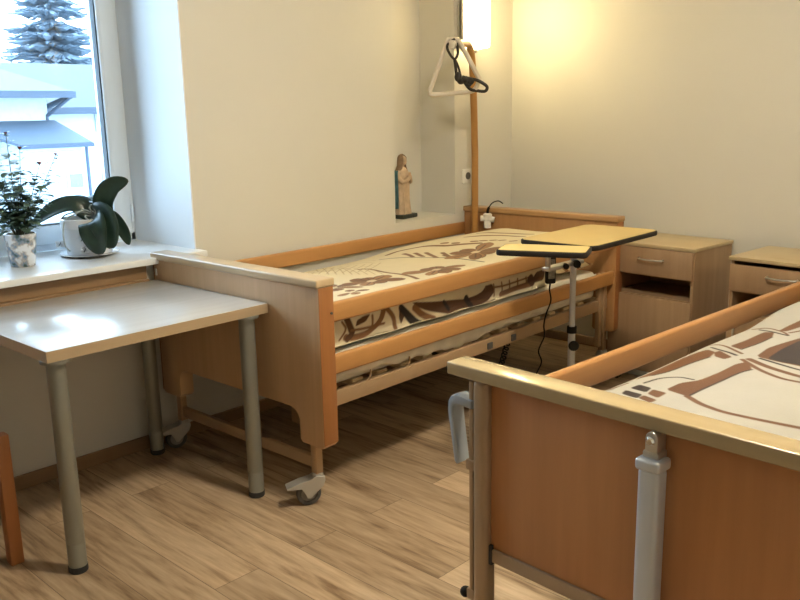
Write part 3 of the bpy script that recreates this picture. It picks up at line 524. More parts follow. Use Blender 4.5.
# ------------------------------------------------------------------ printed duvets
PAT_ONE = [["s","b",0.014,[[0.691,-0.018],[0.731,-0.04],[0.707,-0.161],[0.717,-0.239],[0.703,-0.314],[0.676,-0.373]]],["s","l",0.003,[[0.818,0.41],[0.53,0.001]]],["s","l",0.003,[[0.842,0.356],[0.49,0.067]]],["s","l",0.003,[[0.838,0.377],[0.549,-0.027]]],["s","l",0.003,[[0.857,0.318],[0.512,0.043]]],["s","l",0.003,[[0.837,0.32],[0.569,-0.053]]],["s","l",0.003,[[0.83,0.235],[0.536,0.02]]],["s","l",0.003,[[0.737,0.161],[0.59,-0.079]]],["s","l",0.003,[[0.786,0.137],[0.561,-0.002]]],["s","l",0.003,[[0.69,0.061],[0.611,-0.104]]],["s","l",0.003,[[0.792,0.093],[0.586,-0.024]]],["s","l",0.003,[[0.707,0.029],[0.633,-0.129]]],["s","l",0.003,[[0.817,0.068],[0.611,-0.045]]],["s","l",0.003,[[0.726,-0.0],[0.653,-0.155]]],["s","l",0.003,[[0.848,0.049],[0.638,-0.065]]],["s","l",0.003,[[0.746,-0.028],[0.673,-0.182]]],["s","l",0.003,[[0.881,0.031],[0.666,-0.085]]],["s","l",0.003,[[0.81,0.419],[0.996,0.395],[0.921,0.104]]],["s","l",0.003,[[0.762,0.365],[0.866,0.26],[0.863,0.049]]],["s","l",0.003,[[0.507,0.078],[0.673,0.057],[0.815,0.003]]],["s","k",0.008,[[0.95,0.101],[0.999,0.066],[1.057,0.023],[1.093,-0.086],[1.134,-0.172],[1.123,-0.283],[1.126,-0.372]]],["s","b",0.018,[[1.204,0.033],[1.111,-0.109]]],["s","b",0.018,[[1.226,-0.051],[1.135,-0.175]]],["s","b",0.018,[[1.185,0.088],[1.11,-0.028]]],["s","b",0.018,[[1.193,0.17],[1.079,0.009]]],["s","b",0.022,[[1.211,0.298],[1.297,0.299],[1.333,0.202],[1.337,0.04],[1.397,-0.023],[1.46,-0.099]]],["s","b",0.02,[[1.385,0.079],[1.394,0.061]]],["s","b",0.02,[[1.404,0.022],[1.416,0.007]]],["s","b",0.02,[[1.475,-0.041],[1.49,-0.054]]],["s","b",0.02,[[1.51,-0.071],[1.527,-0.083]]],["s","b",0.02,[[1.548,-0.104],[1.567,-0.114]]],["s","b",0.02,[[1.569,-0.144],[1.586,-0.156]]],["s","b",0.02,[[1.562,-0.215],[1.575,-0.23]]],["s","b",0.02,[[1.57,0.078],[1.686,0.038],[1.748,-0.042],[1.747,-0.165]]],["s","b",0.014,[[1.738,0.127],[1.775,0.055],[1.821,-0.039],[1.839,-0.159]]],["s","b",0.02,[[1.169,-0.111],[1.151,-0.161],[1.125,-0.218]]],["p","m",[[0.845,-0.322],[0.808,-0.318],[0.765,-0.313],[0.735,-0.292],[0.722,-0.268],[0.717,-0.245],[0.74,-0.231],[0.767,-0.23],[0.801,-0.25],[0.827,-0.284],[0.85,-0.314]]],["s","d",0.00504,[[0.851,-0.32],[0.803,-0.294],[0.754,-0.268]]],["s","d",0.00336,[[0.808,-0.318],[0.765,-0.313],[0.735,-0.292],[0.722,-0.268]]],["p","b",[[0.853,-0.318],[0.835,-0.302],[0.815,-0.285],[0.817,-0.266],[0.831,-0.253],[0.849,-0.244],[0.875,-0.248],[0.891,-0.258],[0.892,-0.278],[0.877,-0.299],[0.863,-0.317]]],["s","d",0.00504,[[0.858,-0.32],[0.854,-0.293],[0.849,-0.266]]],["s","d",0.00336,[[0.835,-0.302],[0.815,-0.285],[0.817,-0.266],[0.831,-0.253]]],["p","b",[[0.861,-0.316],[0.868,-0.292],[0.876,-0.264],[0.895,-0.253],[0.914,-0.254],[0.932,-0.26],[0.94,-0.282],[0.938,-0.301],[0.919,-0.316],[0.892,-0.32],[0.867,-0.323]]],["s","d",0.00504,[[0.862,-0.321],[0.886,-0.299],[0.911,-0.276]]],["s","d",0.00336,[[0.868,-0.292],[0.876,-0.264],[0.895,-0.253],[0.914,-0.254]]],["p","m",[[0.871,-0.323],[0.908,-0.317],[0.949,-0.31],[0.984,-0.319],[1.005,-0.334],[1.018,-0.351],[1.003,-0.367],[0.978,-0.374],[0.939,-0.367],[0.902,-0.348],[0.87,-0.33]]],["s","d",0.00504,[[0.866,-0.325],[0.921,-0.334],[0.975,-0.342]]],["s","d",0.00336,[[0.908,-0.317],[0.949,-0.31],[0.984,-0.319],[1.005,-0.334]]],["p","b",[[0.867,-0.329],[0.892,-0.341],[0.922,-0.354],[0.93,-0.377],[0.925,-0.398],[0.914,-0.417],[0.888,-0.422],[0.868,-0.416],[0.855,-0.393],[0.856,-0.362],[0.858,-0.334]]],["s","d",0.00504,[[0.861,-0.329],[0.881,-0.36],[0.901,-0.39]]],["s","d",0.00336,[[0.892,-0.341],[0.922,-0.354],[0.93,-0.377],[0.925,-0.398]]],["p","b",[[0.859,-0.334],[0.863,-0.361],[0.868,-0.392],[0.854,-0.413],[0.835,-0.421],[0.814,-0.423],[0.797,-0.405],[0.791,-0.385],[0.802,-0.362],[0.827,-0.344],[0.851,-0.33]]],["s","d",0.00504,[[0.856,-0.329],[0.842,-0.363],[0.828,-0.397]]],["s","d",0.00336,[[0.863,-0.361],[0.868,-0.392],[0.854,-0.413],[0.835,-0.421]]],["p","m",[[0.851,-0.332],[0.83,-0.353],[0.807,-0.378],[0.78,-0.388],[0.758,-0.387],[0.741,-0.38],[0.743,-0.36],[0.756,-0.343],[0.785,-0.33],[0.818,-0.327],[0.848,-0.325]]],["s","d",0.00504,[[0.853,-0.327],[0.813,-0.347],[0.774,-0.366]]],["s","d",0.00336,[[0.83,-0.353],[0.807,-0.378],[0.78,-0.388],[0.758,-0.387]]],["s","c",0.025199999999999997,[[0.85,-0.324],[0.866,-0.32]]],["p","m",[[0.541,-0.235],[0.509,-0.238],[0.472,-0.243],[0.442,-0.232],[0.426,-0.216],[0.416,-0.199],[0.431,-0.183],[0.454,-0.178],[0.487,-0.187],[0.517,-0.208],[0.543,-0.227]]],["s","d",0.00504,[[0.546,-0.232],[0.499,-0.221],[0.453,-0.21]]],["s","d",0.00336,[[0.509,-0.238],[0.472,-0.243],[0.442,-0.232],[0.426,-0.216]]],["p","b",[[0.544,-0.229],[0.521,-0.217],[0.494,-0.204],[0.489,-0.182],[0.496,-0.163],[0.509,-0.146],[0.535,-0.143],[0.555,-0.149],[0.565,-0.171],[0.559,-0.199],[0.554,-0.225]]],["s","d",0.00504,[[0.55,-0.23],[0.534,-0.2],[0.519,-0.171]]],["s","d",0.00336,[[0.521,-0.217],[0.494,-0.204],[0.489,-0.182],[0.496,-0.163]]],["p","b",[[0.551,-0.226],[0.547,-0.205],[0.542,-0.181],[0.554,-0.169],[0.571,-0.165],[0.589,-0.167],[0.605,-0.183],[0.61,-0.199],[0.601,-0.215],[0.579,-0.224],[0.559,-0.231]]],["s","d",0.00504,[[0.554,-0.23],[0.565,-0.207],[0.577,-0.184]]],["s","d",0.00336,[[0.547,-0.205],[0.542,-0.181],[0.554,-0.169],[0.571,-0.165]]],["p","m",[[0.561,-0.228],[0.586,-0.209],[0.614,-0.187],[0.644,-0.186],[0.664,-0.195],[0.68,-0.209],[0.674,-0.233],[0.657,-0.249],[0.626,-0.254],[0.593,-0.245],[0.563,-0.236]]],["s","d",0.00504,[[0.558,-0.232],[0.602,-0.223],[0.645,-0.214]]],["s","d",0.00336,[[0.586,-0.209],[0.614,-0.187],[0.644,-0.186],[0.664,-0.195]]],["p","b",[[0.563,-0.237],[0.595,-0.246],[0.632,-0.255],[0.654,-0.278],[0.661,-0.301],[0.661,-0.323],[0.639,-0.333],[0.615,-0.329],[0.588,-0.307],[0.572,-0.274],[0.558,-0.244]]],["s","d",0.00504,[[0.558,-0.238],[0.595,-0.268],[0.633,-0.297]]],["s","d",0.00336,[[0.595,-0.246],[0.632,-0.255],[0.654,-0.278],[0.661,-0.301]]],["p","b",[[0.556,-0.24],[0.569,-0.257],[0.583,-0.277],[0.578,-0.294],[0.565,-0.303],[0.547,-0.309],[0.526,-0.302],[0.514,-0.289],[0.516,-0.271],[0.532,-0.254],[0.547,-0.239]]],["s","d",0.00504,[[0.552,-0.237],[0.551,-0.263],[0.551,-0.289]]],["s","d",0.00336,[[0.569,-0.257],[0.583,-0.277],[0.578,-0.294],[0.565,-0.303]]],["p","m",[[0.545,-0.242],[0.527,-0.266],[0.507,-0.294],[0.481,-0.306],[0.459,-0.306],[0.441,-0.3],[0.44,-0.279],[0.451,-0.26],[0.478,-0.244],[0.512,-0.239],[0.542,-0.236]]],["s","d",0.00504,[[0.547,-0.237],[0.509,-0.26],[0.472,-0.283]]],["s","d",0.00336,[[0.527,-0.266],[0.507,-0.294],[0.481,-0.306],[0.459,-0.306]]],["s","c",0.025199999999999997,[[0.544,-0.234],[0.56,-0.23]]],["p","m",[[0.338,-0.219],[0.317,-0.211],[0.294,-0.201],[0.287,-0.184],[0.292,-0.167],[0.302,-0.152],[0.323,-0.147],[0.34,-0.152],[0.35,-0.169],[0.348,-0.193],[0.345,-0.215]]],["s","d",0.0048000000000000004,[[0.342,-0.219],[0.327,-0.196],[0.312,-0.172]]],["s","d",0.0032,[[0.317,-0.211],[0.294,-0.201],[0.287,-0.184],[0.292,-0.167]]],["p","b",[[0.344,-0.214],[0.343,-0.191],[0.34,-0.163],[0.354,-0.147],[0.371,-0.141],[0.389,-0.142],[0.404,-0.158],[0.408,-0.176],[0.396,-0.196],[0.373,-0.208],[0.352,-0.219]]],["s","d",0.0048000000000000004,[[0.346,-0.219],[0.361,-0.191],[0.375,-0.163]]],["s","d",0.0032,[[0.343,-0.191],[0.34,-0.163],[0.354,-0.147],[0.371,-0.141]]],["p","b",[[0.355,-0.219],[0.383,-0.208],[0.416,-0.194],[0.446,-0.197],[0.465,-0.208],[0.478,-0.221],[0.468,-0.239],[0.448,-0.25],[0.416,-0.25],[0.383,-0.238],[0.355,-0.226]]],["s","d",0.0048000000000000004,[[0.351,-0.223],[0.396,-0.221],[0.442,-0.22]]],["s","d",0.0032,[[0.383,-0.208],[0.416,-0.194],[0.446,-0.197],[0.465,-0.208]]],["p","m",[[0.353,-0.228],[0.379,-0.241],[0.409,-0.255],[0.424,-0.278],[0.428,-0.299],[0.425,-0.316],[0.405,-0.321],[0.385,-0.314],[0.366,-0.291],[0.356,-0.26],[0.348,-0.232]]],["s","d",0.0048000000000000004,[[0.348,-0.227],[0.376,-0.259],[0.404,-0.29]]],["s","d",0.0032,[[0.379,-0.241],[0.409,-0.255],[0.424,-0.278],[0.428,-0.299]]],["p","b",[[0.345,-0.23],[0.349,-0.25],[0.354,-0.273],[0.343,-0.285],[0.327,-0.288],[0.31,-0.286],[0.294,-0.271],[0.289,-0.255],[0.298,-0.24],[0.319,-0.232],[0.338,-0.225]]],["s","d",0.0048000000000000004,[[0.343,-0.226],[0.332,-0.248],[0.321,-0.27]]],["s","d",0.0032,[[0.349,-0.25],[0.354,-0.273],[0.343,-0.285],[0.327,-0.288]]],["p","b",[[0.336,-0.227],[0.314,-0.24],[0.289,-0.256],[0.266,-0.252],[0.251,-0.24],[0.241,-0.224],[0.249,-0.203],[0.264,-0.191],[0.289,-0.191],[0.314,-0.205],[0.336,-0.219]]],["s","d",0.0048000000000000004,[[0.339,-0.223],[0.304,-0.224],[0.269,-0.226]]],["s","d",0.0032,[[0.314,-0.24],[0.289,-0.256],[0.266,-0.252],[0.251,-0.24]]],["s","c",0.024,[[0.336,-0.223],[0.352,-0.219]]],["p","m",[[1.267,-0.212],[1.223,-0.222],[1.174,-0.233],[1.132,-0.221],[1.107,-0.201],[1.092,-0.178],[1.111,-0.155],[1.142,-0.145],[1.188,-0.153],[1.231,-0.178],[1.269,-0.202]]],["s","d",0.006,[[1.273,-0.208],[1.208,-0.199],[1.143,-0.189]]],["s","d",0.004,[[1.223,-0.222],[1.174,-0.233],[1.132,-0.221],[1.107,-0.201]]],["p","b",[[1.272,-0.204],[1.242,-0.19],[1.207,-0.174],[1.197,-0.147],[1.203,-0.122],[1.216,-0.099],[1.247,-0.093],[1.271,-0.101],[1.287,-0.128],[1.285,-0.165],[1.283,-0.198]]],["s","d",0.006,[[1.279,-0.204],[1.255,-0.168],[1.232,-0.131]]],["s","d",0.004,[[1.242,-0.19],[1.207,-0.174],[1.197,-0.147],[1.203,-0.122]]],["p","b",[[1.281,-0.199],[1.273,-0.171],[1.265,-0.137],[1.278,-0.115],[1.298,-0.104],[1.32,-0.1],[1.342,-0.118],[1.35,-0.139],[1.341,-0.165],[1.315,-0.186],[1.291,-0.203]]],["s","d",0.006,[[1.284,-0.204],[1.296,-0.167],[1.308,-0.129]]],["s","d",0.004,[[1.273,-0.171],[1.265,-0.137],[1.278,-0.115],[1.298,-0.104]]],["p","m",[[1.298,-0.199],[1.339,-0.168],[1.386,-0.131],[1.436,-0.117],[1.472,-0.119],[1.5,-0.129],[1.491,-0.158],[1.464,-0.183],[1.411,-0.202],[1.353,-0.206],[1.301,-0.208]]],["s","d",0.006,[[1.293,-0.206],[1.366,-0.177],[1.44,-0.149]]],["s","d",0.004,[[1.339,-0.168],[1.386,-0.131],[1.436,-0.117],[1.472,-0.119]]],["p","b",[[1.297,-0.211],[1.337,-0.212],[1.384,-0.213],[1.414,-0.236],[1.426,-0.264],[1.429,-0.291],[1.402,-0.311],[1.373,-0.314],[1.337,-0.293],[1.312,-0.256],[1.291,-0.221]]],["s","d",0.006,[[1.29,-0.214],[1.34,-0.24],[1.39,-0.267]]],["s","d",0.004,[[1.337,-0.212],[1.384,-0.213],[1.414,-0.236],[1.426,-0.264]]],["p","b",[[1.289,-0.217],[1.31,-0.237],[1.335,-0.26],[1.332,-0.284],[1.315,-0.3],[1.294,-0.312],[1.263,-0.307],[1.245,-0.293],[1.242,-0.268],[1.26,-0.242],[1.277,-0.218]]],["s","d",0.006,[[1.283,-0.215],[1.288,-0.249],[1.294,-0.284]]],["s","d",0.004,[[1.31,-0.237],[1.335,-0.26],[1.332,-0.284],[1.315,-0.3]]],["p","m",[[1.277,-0.221],[1.262,-0.255],[1.246,-0.295],[1.217,-0.313],[1.19,-0.316],[1.166,-0.311],[1.158,-0.283],[1.165,-0.257],[1.194,-0.233],[1.234,-0.222],[1.27,-0.213]]],["s","d",0.006,[[1.277,-0.215],[1.238,-0.25],[1.199,-0.285]]],["s","d",0.004,[[1.262,-0.255],[1.246,-0.295],[1.217,-0.313],[1.19,-0.316]]],["p","b",[[1.273,-0.221],[1.248,-0.253],[1.221,-0.289],[1.186,-0.31],[1.158,-0.316],[1.136,-0.314],[1.136,-0.291],[1.152,-0.267],[1.188,-0.242],[1.231,-0.227],[1.269,-0.215]]],["s","d",0.006,[[1.275,-0.215],[1.226,-0.251],[1.177,-0.287]]],["s","d",0.004,[[1.248,-0.253],[1.221,-0.289],[1.186,-0.31],[1.158,-0.316]]],["s","c",0.03,[[1.274,-0.21],[1.29,-0.206]]],["p","m",[[0.313,-0.357],[0.297,-0.364],[0.279,-0.372],[0.263,-0.37],[0.252,-0.364],[0.245,-0.356],[0.25,-0.345],[0.261,-0.339],[0.279,-0.339],[0.297,-0.346],[0.313,-0.353]]],["s","d",0.0028799999999999997,[[0.315,-0.355],[0.29,-0.356],[0.265,-0.357]]],["s","d",0.00192,[[0.297,-0.364],[0.279,-0.372],[0.263,-0.37],[0.252,-0.364]]],["p","b",[[0.319,-0.35],[0.317,-0.337],[0.315,-0.322],[0.322,-0.314],[0.332,-0.311],[0.343,-0.312],[0.352,-0.321],[0.354,-0.331],[0.348,-0.342],[0.335,-0.348],[0.323,-0.353]]],["s","d",0.0028799999999999997,[[0.32,-0.353],[0.328,-0.338],[0.335,-0.323]]],["s","d",0.00192,[[0.317,-0.337],[0.315,-0.322],[0.322,-0.314],[0.332,-0.311]]],["p","b",[[0.325,-0.355],[0.342,-0.354],[0.362,-0.353],[0.377,-0.36],[0.385,-0.369],[0.389,-0.38],[0.38,-0.388],[0.367,-0.39],[0.35,-0.384],[0.336,-0.371],[0.323,-0.359]]],["s","d",0.0028799999999999997,[[0.322,-0.356],[0.346,-0.364],[0.37,-0.372]]],["s","d",0.00192,[[0.342,-0.354],[0.362,-0.353],[0.377,-0.36],[0.385,-0.369]]],["p","m",[[0.32,-0.36],[0.324,-0.372],[0.329,-0.387],[0.323,-0.396],[0.313,-0.401],[0.303,-0.402],[0.292,-0.394],[0.288,-0.385],[0.292,-0.373],[0.304,-0.365],[0.315,-0.358]]],["s","d",0.0028799999999999997,[[0.318,-0.357],[0.313,-0.373],[0.308,-0.39]]],["s","d",0.00192,[[0.324,-0.372],[0.329,-0.387],[0.323,-0.396],[0.313,-0.401]]],["s","c",0.0144,[[0.311,-0.355],[0.327,-0.351]]],["p","d",[[0.541,-0.515],[0.733,-0.545],[0.891,-0.574],[0.96,-0.567],[0.995,-0.555],[1.018,-0.532],[1.068,-0.538],[1.088,-0.566],[1.054,-0.601],[0.996,-0.617],[0.925,-0.618],[0.789,-0.617],[0.631,-0.565],[0.571,-0.539]]],["p","b",[[1.013,-0.529],[1.068,-0.535],[1.072,-0.556],[1.018,-0.552]]],["s","k",0.02,[[0.891,-0.567],[0.938,-0.613]]],["s","k",0.012,[[0.733,-0.549],[0.777,-0.594]]],["s","k",0.022,[[0.476,-0.527],[0.569,-0.611]]],["s","b",0.02,[[0.556,-0.54],[0.615,-0.582],[0.684,-0.612]]],["s","b",0.02,[[0.378,-0.515],[0.355,-0.564],[0.3,-0.594],[0.234,-0.593],[0.184,-0.58]]],["p","d",[[0.27,-0.518],[0.307,-0.517],[0.282,-0.542],[0.23,-0.549],[0.237,-0.526]]],["s","b",0.016,[[0.398,-0.519],[0.432,-0.555],[0.452,-0.608]]],["p","d",[[0.462,-0.52],[0.486,-0.529],[0.5,-0.561],[0.487,-0.597],[0.466,-0.566]]],["s","k",0.022,[[0.483,-0.534],[0.54,-0.578],[0.599,-0.617]]],["s","d",0.022,[[0.187,-0.511],[0.204,-0.547],[0.222,-0.575],[0.196,-0.588]]],["s","b",0.008,[[0.21,-0.559],[0.281,-0.569],[0.383,-0.572]]],["s","b",0.008,[[0.316,-0.526],[0.321,-0.566]]],["s","b",0.008,[[0.162,-0.517],[0.185,-0.548],[0.152,-0.583]]],["s","b",0.007,[[1.075,-0.532],[1.092,-0.588]]],["s","b",0.007,[[1.137,-0.532],[1.154,-0.583]]],["s","b",0.007,[[1.199,-0.537],[1.217,-0.583]]],["s","b",0.007,[[1.264,-0.546],[1.282,-0.586]]],["s","b",0.007,[[1.33,-0.557],[1.349,-0.59]]],["s","b",0.007,[[1.053,-0.543],[1.367,-0.566]]],["s","b",0.02,[[1.143,-0.586],[1.259,-0.591],[1.38,-0.605]]],["s","d",0.03,[[1.367,-0.573],[1.395,-0.6]]],["s","d",0.04,[[1.423,-0.582],[1.474,-0.586]]],["p","d",[[1.015,-0.532],[1.064,-0.527],[1.081,-0.559],[1.031,-0.58]]]]
PAT_TWO = [["p","b",[[0.543,0.353],[0.579,0.357],[0.718,0.354],[0.788,0.356],[0.871,0.345],[0.911,0.335],[0.899,0.306],[0.842,0.294],[0.757,0.309],[0.66,0.315],[0.599,0.333],[0.56,0.346]]],["s","d",0.004,[[0.599,0.333],[0.66,0.315],[0.757,0.309],[0.842,0.294]]],["p","b",[[0.499,0.238],[0.571,0.239],[0.618,0.209],[0.71,0.201],[0.801,0.201],[0.837,0.184],[0.762,0.139],[0.723,0.154],[0.602,0.159],[0.525,0.162],[0.46,0.161]]],["s","d",0.006,[[0.461,0.159],[0.525,0.162],[0.602,0.159],[0.723,0.154],[0.76,0.139]]],["s","b",0.012,[[0.463,0.163],[0.412,0.104],[0.383,0.038],[0.389,-0.023],[0.404,-0.071],[0.423,-0.116],[0.455,-0.186]]],["p","b",[[0.984,0.304],[1.064,0.298],[1.21,0.302],[1.22,0.275],[1.158,0.254],[1.061,0.249],[0.959,0.259]]],["s","d",0.004,[[0.959,0.259],[1.061,0.249],[1.158,0.254]]],["p","b",[[0.892,0.307],[0.919,0.303],[0.869,0.242],[0.837,0.251],[0.854,0.286]]],["p","b",[[0.9,0.19],[1.011,0.205],[1.076,0.198],[1.18,0.182],[1.304,0.114],[0.789,-0.067],[0.84,0.049],[0.858,0.108]]],["p","d",[[0.887,0.153],[0.999,0.166],[1.147,0.169],[1.282,0.106],[0.804,-0.061],[0.851,0.054],[0.866,0.111]]],["s","b",0.01,[[0.854,0.208],[0.76,0.118],[0.709,0.046],[0.704,-0.004],[0.719,-0.092]]],["s","b",0.014,[[0.865,0.194],[0.792,0.106],[0.745,0.012],[0.746,-0.082]]],["s","d",0.008,[[0.882,0.171],[0.837,0.099],[0.803,0.035],[0.786,-0.068]]],["s","b",0.008,[[0.964,0.358],[0.985,0.322],[0.916,0.237]]],["s","d",0.008,[[0.937,0.336],[0.916,0.277],[0.892,0.242]]],["s","b",0.006,[[1.221,0.345],[1.264,0.313],[1.236,0.252],[1.205,0.227]]],["s","d",0.008,[[1.228,0.322],[1.226,0.284],[1.197,0.224]]],["p","b",[[1.241,0.272],[1.301,0.267],[1.364,0.255],[1.466,0.233],[1.382,0.202],[1.3,0.23],[1.245,0.249]]],["s","b",0.008,[[1.234,0.233],[1.263,0.215],[1.327,0.18]]],["p","d",[[0.465,0.318],[0.509,0.316],[0.495,0.274],[0.451,0.264]]],["p","b",[[0.442,0.256],[0.486,0.266],[0.469,0.218],[0.416,0.213]]],["p","d",[[0.41,0.309],[0.444,0.316],[0.43,0.261],[0.39,0.253]]],["p","b",[[0.395,0.253],[0.426,0.256],[0.399,0.205],[0.368,0.206]]],["s","d",0.006,[[0.526,0.314],[0.591,0.306],[0.626,0.268],[0.615,0.225]]],["s","b",0.006,[[0.422,0.354],[0.456,0.352],[0.5,0.348]]]]

def sm(a, b, x):
    t = np.clip((x - a) / (b - a), 0, 1); return t * t * (3 - 2 * t)
def h1(u, y):
    return (.728 + .034 * sm(1.1, 1.55, u) - .012 * (1 - sm(.1, .4, u)) - .056 * sm(.05, .40, y) + .012 * (1 - sm(-.45, -.1, y))
            + .005 * np.sin(u * 5.1 + y * 3) * np.cos(y * 7 - u * 2) + .004 * np.sin(u * 11 + 1) * np.sin(y * 9 + u * 3))
def h2(u, y):
    return (.708 + .022 * sm(1.2, 1.5, u) + .026 * (1 - sm(.0, .38, np.abs(y))) + .004 * np.sin(u * 6 + y * 4) * np.cos(y * 6 - u * 3))
def seg_dist(px, py, a, b):
    ax, ay = a; dx, dy = b[0] - ax, b[1] - ay; L = dx * dx + dy * dy + 1e-12
    t = np.clip(((px - ax) * dx + (py - ay) * dy) / L, 0, 1)
    return np.hypot(px - ax - t * dx, py - ay - t * dy)
def inside(px, py, poly):
    r = np.zeros(px.shape, bool); n = len(poly)
    for i in range(n):
        x0, y0 = poly[i]; x1, y1 = poly[(i + 1) % n]
        if y0 == y1: continue
        c = ((y0 > py) != (y1 > py)) & (px < (x1 - x0) * (py - y0) / (y1 - y0) + x0); r ^= c
    return r
def chaikin(P, closed):
    P = [tuple(q) for q in P]; w = .13 if closed else .22
    for _ in range(2 if not closed else 1):
        Q = [] if closed else [P[0]]
        for a, b in zip(P, P[1:] + (P[:1] if closed else [])):
            Q += [(a[0] * (1 - w) + b[0] * w, a[1] * (1 - w) + b[1] * w), (a[0] * w + b[0] * (1 - w), a[1] * w + b[1] * (1 - w))]
        P = Q if closed else Q + [P[-1]]
    return P
def paint(U, V, pat, cream, inks, step):
    col = np.empty(U.shape + (3,)); col[:] = cream
    for e in pat:
        P = np.array(e[-1]); lo, hi = P.min(0) - .03, P.max(0) + .03
        m = (U > lo[0]) & (U < hi[0]) & (V > lo[1]) & (V < hi[1])
        if not m.any(): continue
        pu, pv = U[m], V[m]; c = np.array(inks[e[1]]); d = np.full(pu.shape, 9.); L = chaikin(e[-1], e[0] == 'p')
        for a, b in zip(L, L[1:] + (L[:1] if e[0] == 'p' else [])): d = np.minimum(d, seg_dist(pu, pv, a, b))
        d = np.where(inside(pu, pv, L), d, -d) if e[0] == 'p' else e[2] * .66 - d
        k = np.clip(d / step + .5, 0, 1)[:, None]; col[m] = col[m] * (1 - k) + c * k
    return col
def duvet(root, hf, u0, u1, ynear, yfar, zb, nu, pat, cream, inks, puff):
    """one quilted cover: top, rounded near and far edges, underside"""
    r = .045; step = (u1 - u0) / nu
    vs = np.concatenate([np.arange(ynear - .17, yfar + .13, step)])
    us = np.linspace(u0, u1, nu + 1)
    U, V = np.meshgrid(us, vs, indexing='ij')
    yn = ynear + puff(U); yf = np.full_like(U, yfar)
    Y = np.clip(V, yn, yf); ztop = hf(U, Y); bot = zb(U)
    over = np.maximum(yn - V, V - yf)
    t = np.clip((over + r) / (2 * r), 0, 1) * PI / 2
    inn = (over > -r)
    off = np.where(inn, r * np.sin(t) - r, 0) ; drop = np.where(inn, r - r * np.cos(t), 0) + np.maximum(over - r, 0)
    sgn = np.where(yn - V > V - yf, -1.0, 1.0)
    Yp = np.where(inn, np.where(sgn < 0, yn, yf) + sgn * off, V)
    Z = ztop - drop
    side = np.clip((over - .02) / .12, 0, 1)
    Yp = Yp + sgn * np.where(inn, .012 * np.sin(side * PI) + .004 * np.sin(U * 19 + V * 11) * side, 0)
    Z = np.maximum(Z, bot + .002 + .006 * np.sin(U * 13) ** 2)
    e = np.clip(np.minimum(U - u0, u1 - U) / .06, 0, 1); ep = np.sqrt(np.clip(1 - (1 - e) ** 2, 0, 1)); ep = np.maximum(ep, .03)
    Z = bot + (Z - bot) * ep
    C = paint(U, V, pat, cream, inks, step)
    nU, nV = U.shape; top = np.stack([U, Yp, Z], -1).reshape(-1, 3); under = np.stack([U, Yp, np.minimum(bot, Z - .001)], -1).reshape(-1, 3)
    idx = np.arange(nU * nV).reshape(nU, nV)
    q = np.stack([idx[:-1, :-1], idx[1:, :-1], idx[1:, 1:], idx[:-1, 1:]], -1).reshape(-1, 4)
    qb = q[:, ::-1] + nU * nV
    ring = np.concatenate([idx[:, 0], idx[-1, 1:], idx[::-1, -1][1:], idx[0, ::-1][1:-1]]); nx = np.roll(ring, -1)
    qs = np.stack([nx, ring, ring + nU * nV, nx + nU * nV], -1)
    faces = np.concatenate([q, qb, qs]); verts = np.concatenate([top, under])
    me = bpy.data.meshes.new('cover'); me.from_pydata(verts.tolist(), [], faces.tolist()); me.update()
    ca = me.color_attributes.new('print', 'FLOAT_COLOR', 'POINT')
    c4 = np.ones((len(verts), 4)); c4[:nU * nV, :3] = C.reshape(-1, 3); c4[nU * nV:, :3] = cream
    ca.data.foreach_set('color', c4.ravel().astype(np.float32))
    me.materials.append(M['print']); me.polygons.foreach_set('use_smooth', [True] * len(me.polygons))
    o = bpy.data.objects.new('duvet', me); COL.objects.link(o)
    o.location = root[0]; o.rotation_euler = (0, 0, root[1]); return o
INK1 = {'m': (.33, .165, .062), 'c': (.66, .54, .34), 'b': (.23, .105, .036), 'd': (.105, .045, .016), 'k': (.025, .016, .010), 'l': (.46, .33, .16)}
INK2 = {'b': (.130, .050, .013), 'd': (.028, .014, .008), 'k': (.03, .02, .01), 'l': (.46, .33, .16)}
dv = duvet(((1.817, 2.66, 0), math.radians(1.3)), h1, .088, 1.985, -.45, .415, lambda U: .5745 + .08 * sm(1.50, 1.66, U), 480, PAT_ONE, (.76, .66, .44), INK1, lambda U: .16 * sm(1.50, 1.62, U))
tag(dv, 'cream duvet with brown flowers and leaf stems on the wall bed', 'duvet')
BR2 = ((1.391, .702, 0), math.radians(-2.6))
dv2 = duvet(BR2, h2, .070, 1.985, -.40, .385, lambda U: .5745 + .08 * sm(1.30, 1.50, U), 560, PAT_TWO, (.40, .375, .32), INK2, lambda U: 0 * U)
tag(dv2, 'cream duvet with bold brown bars and stripes on the near bed', 'duvet')
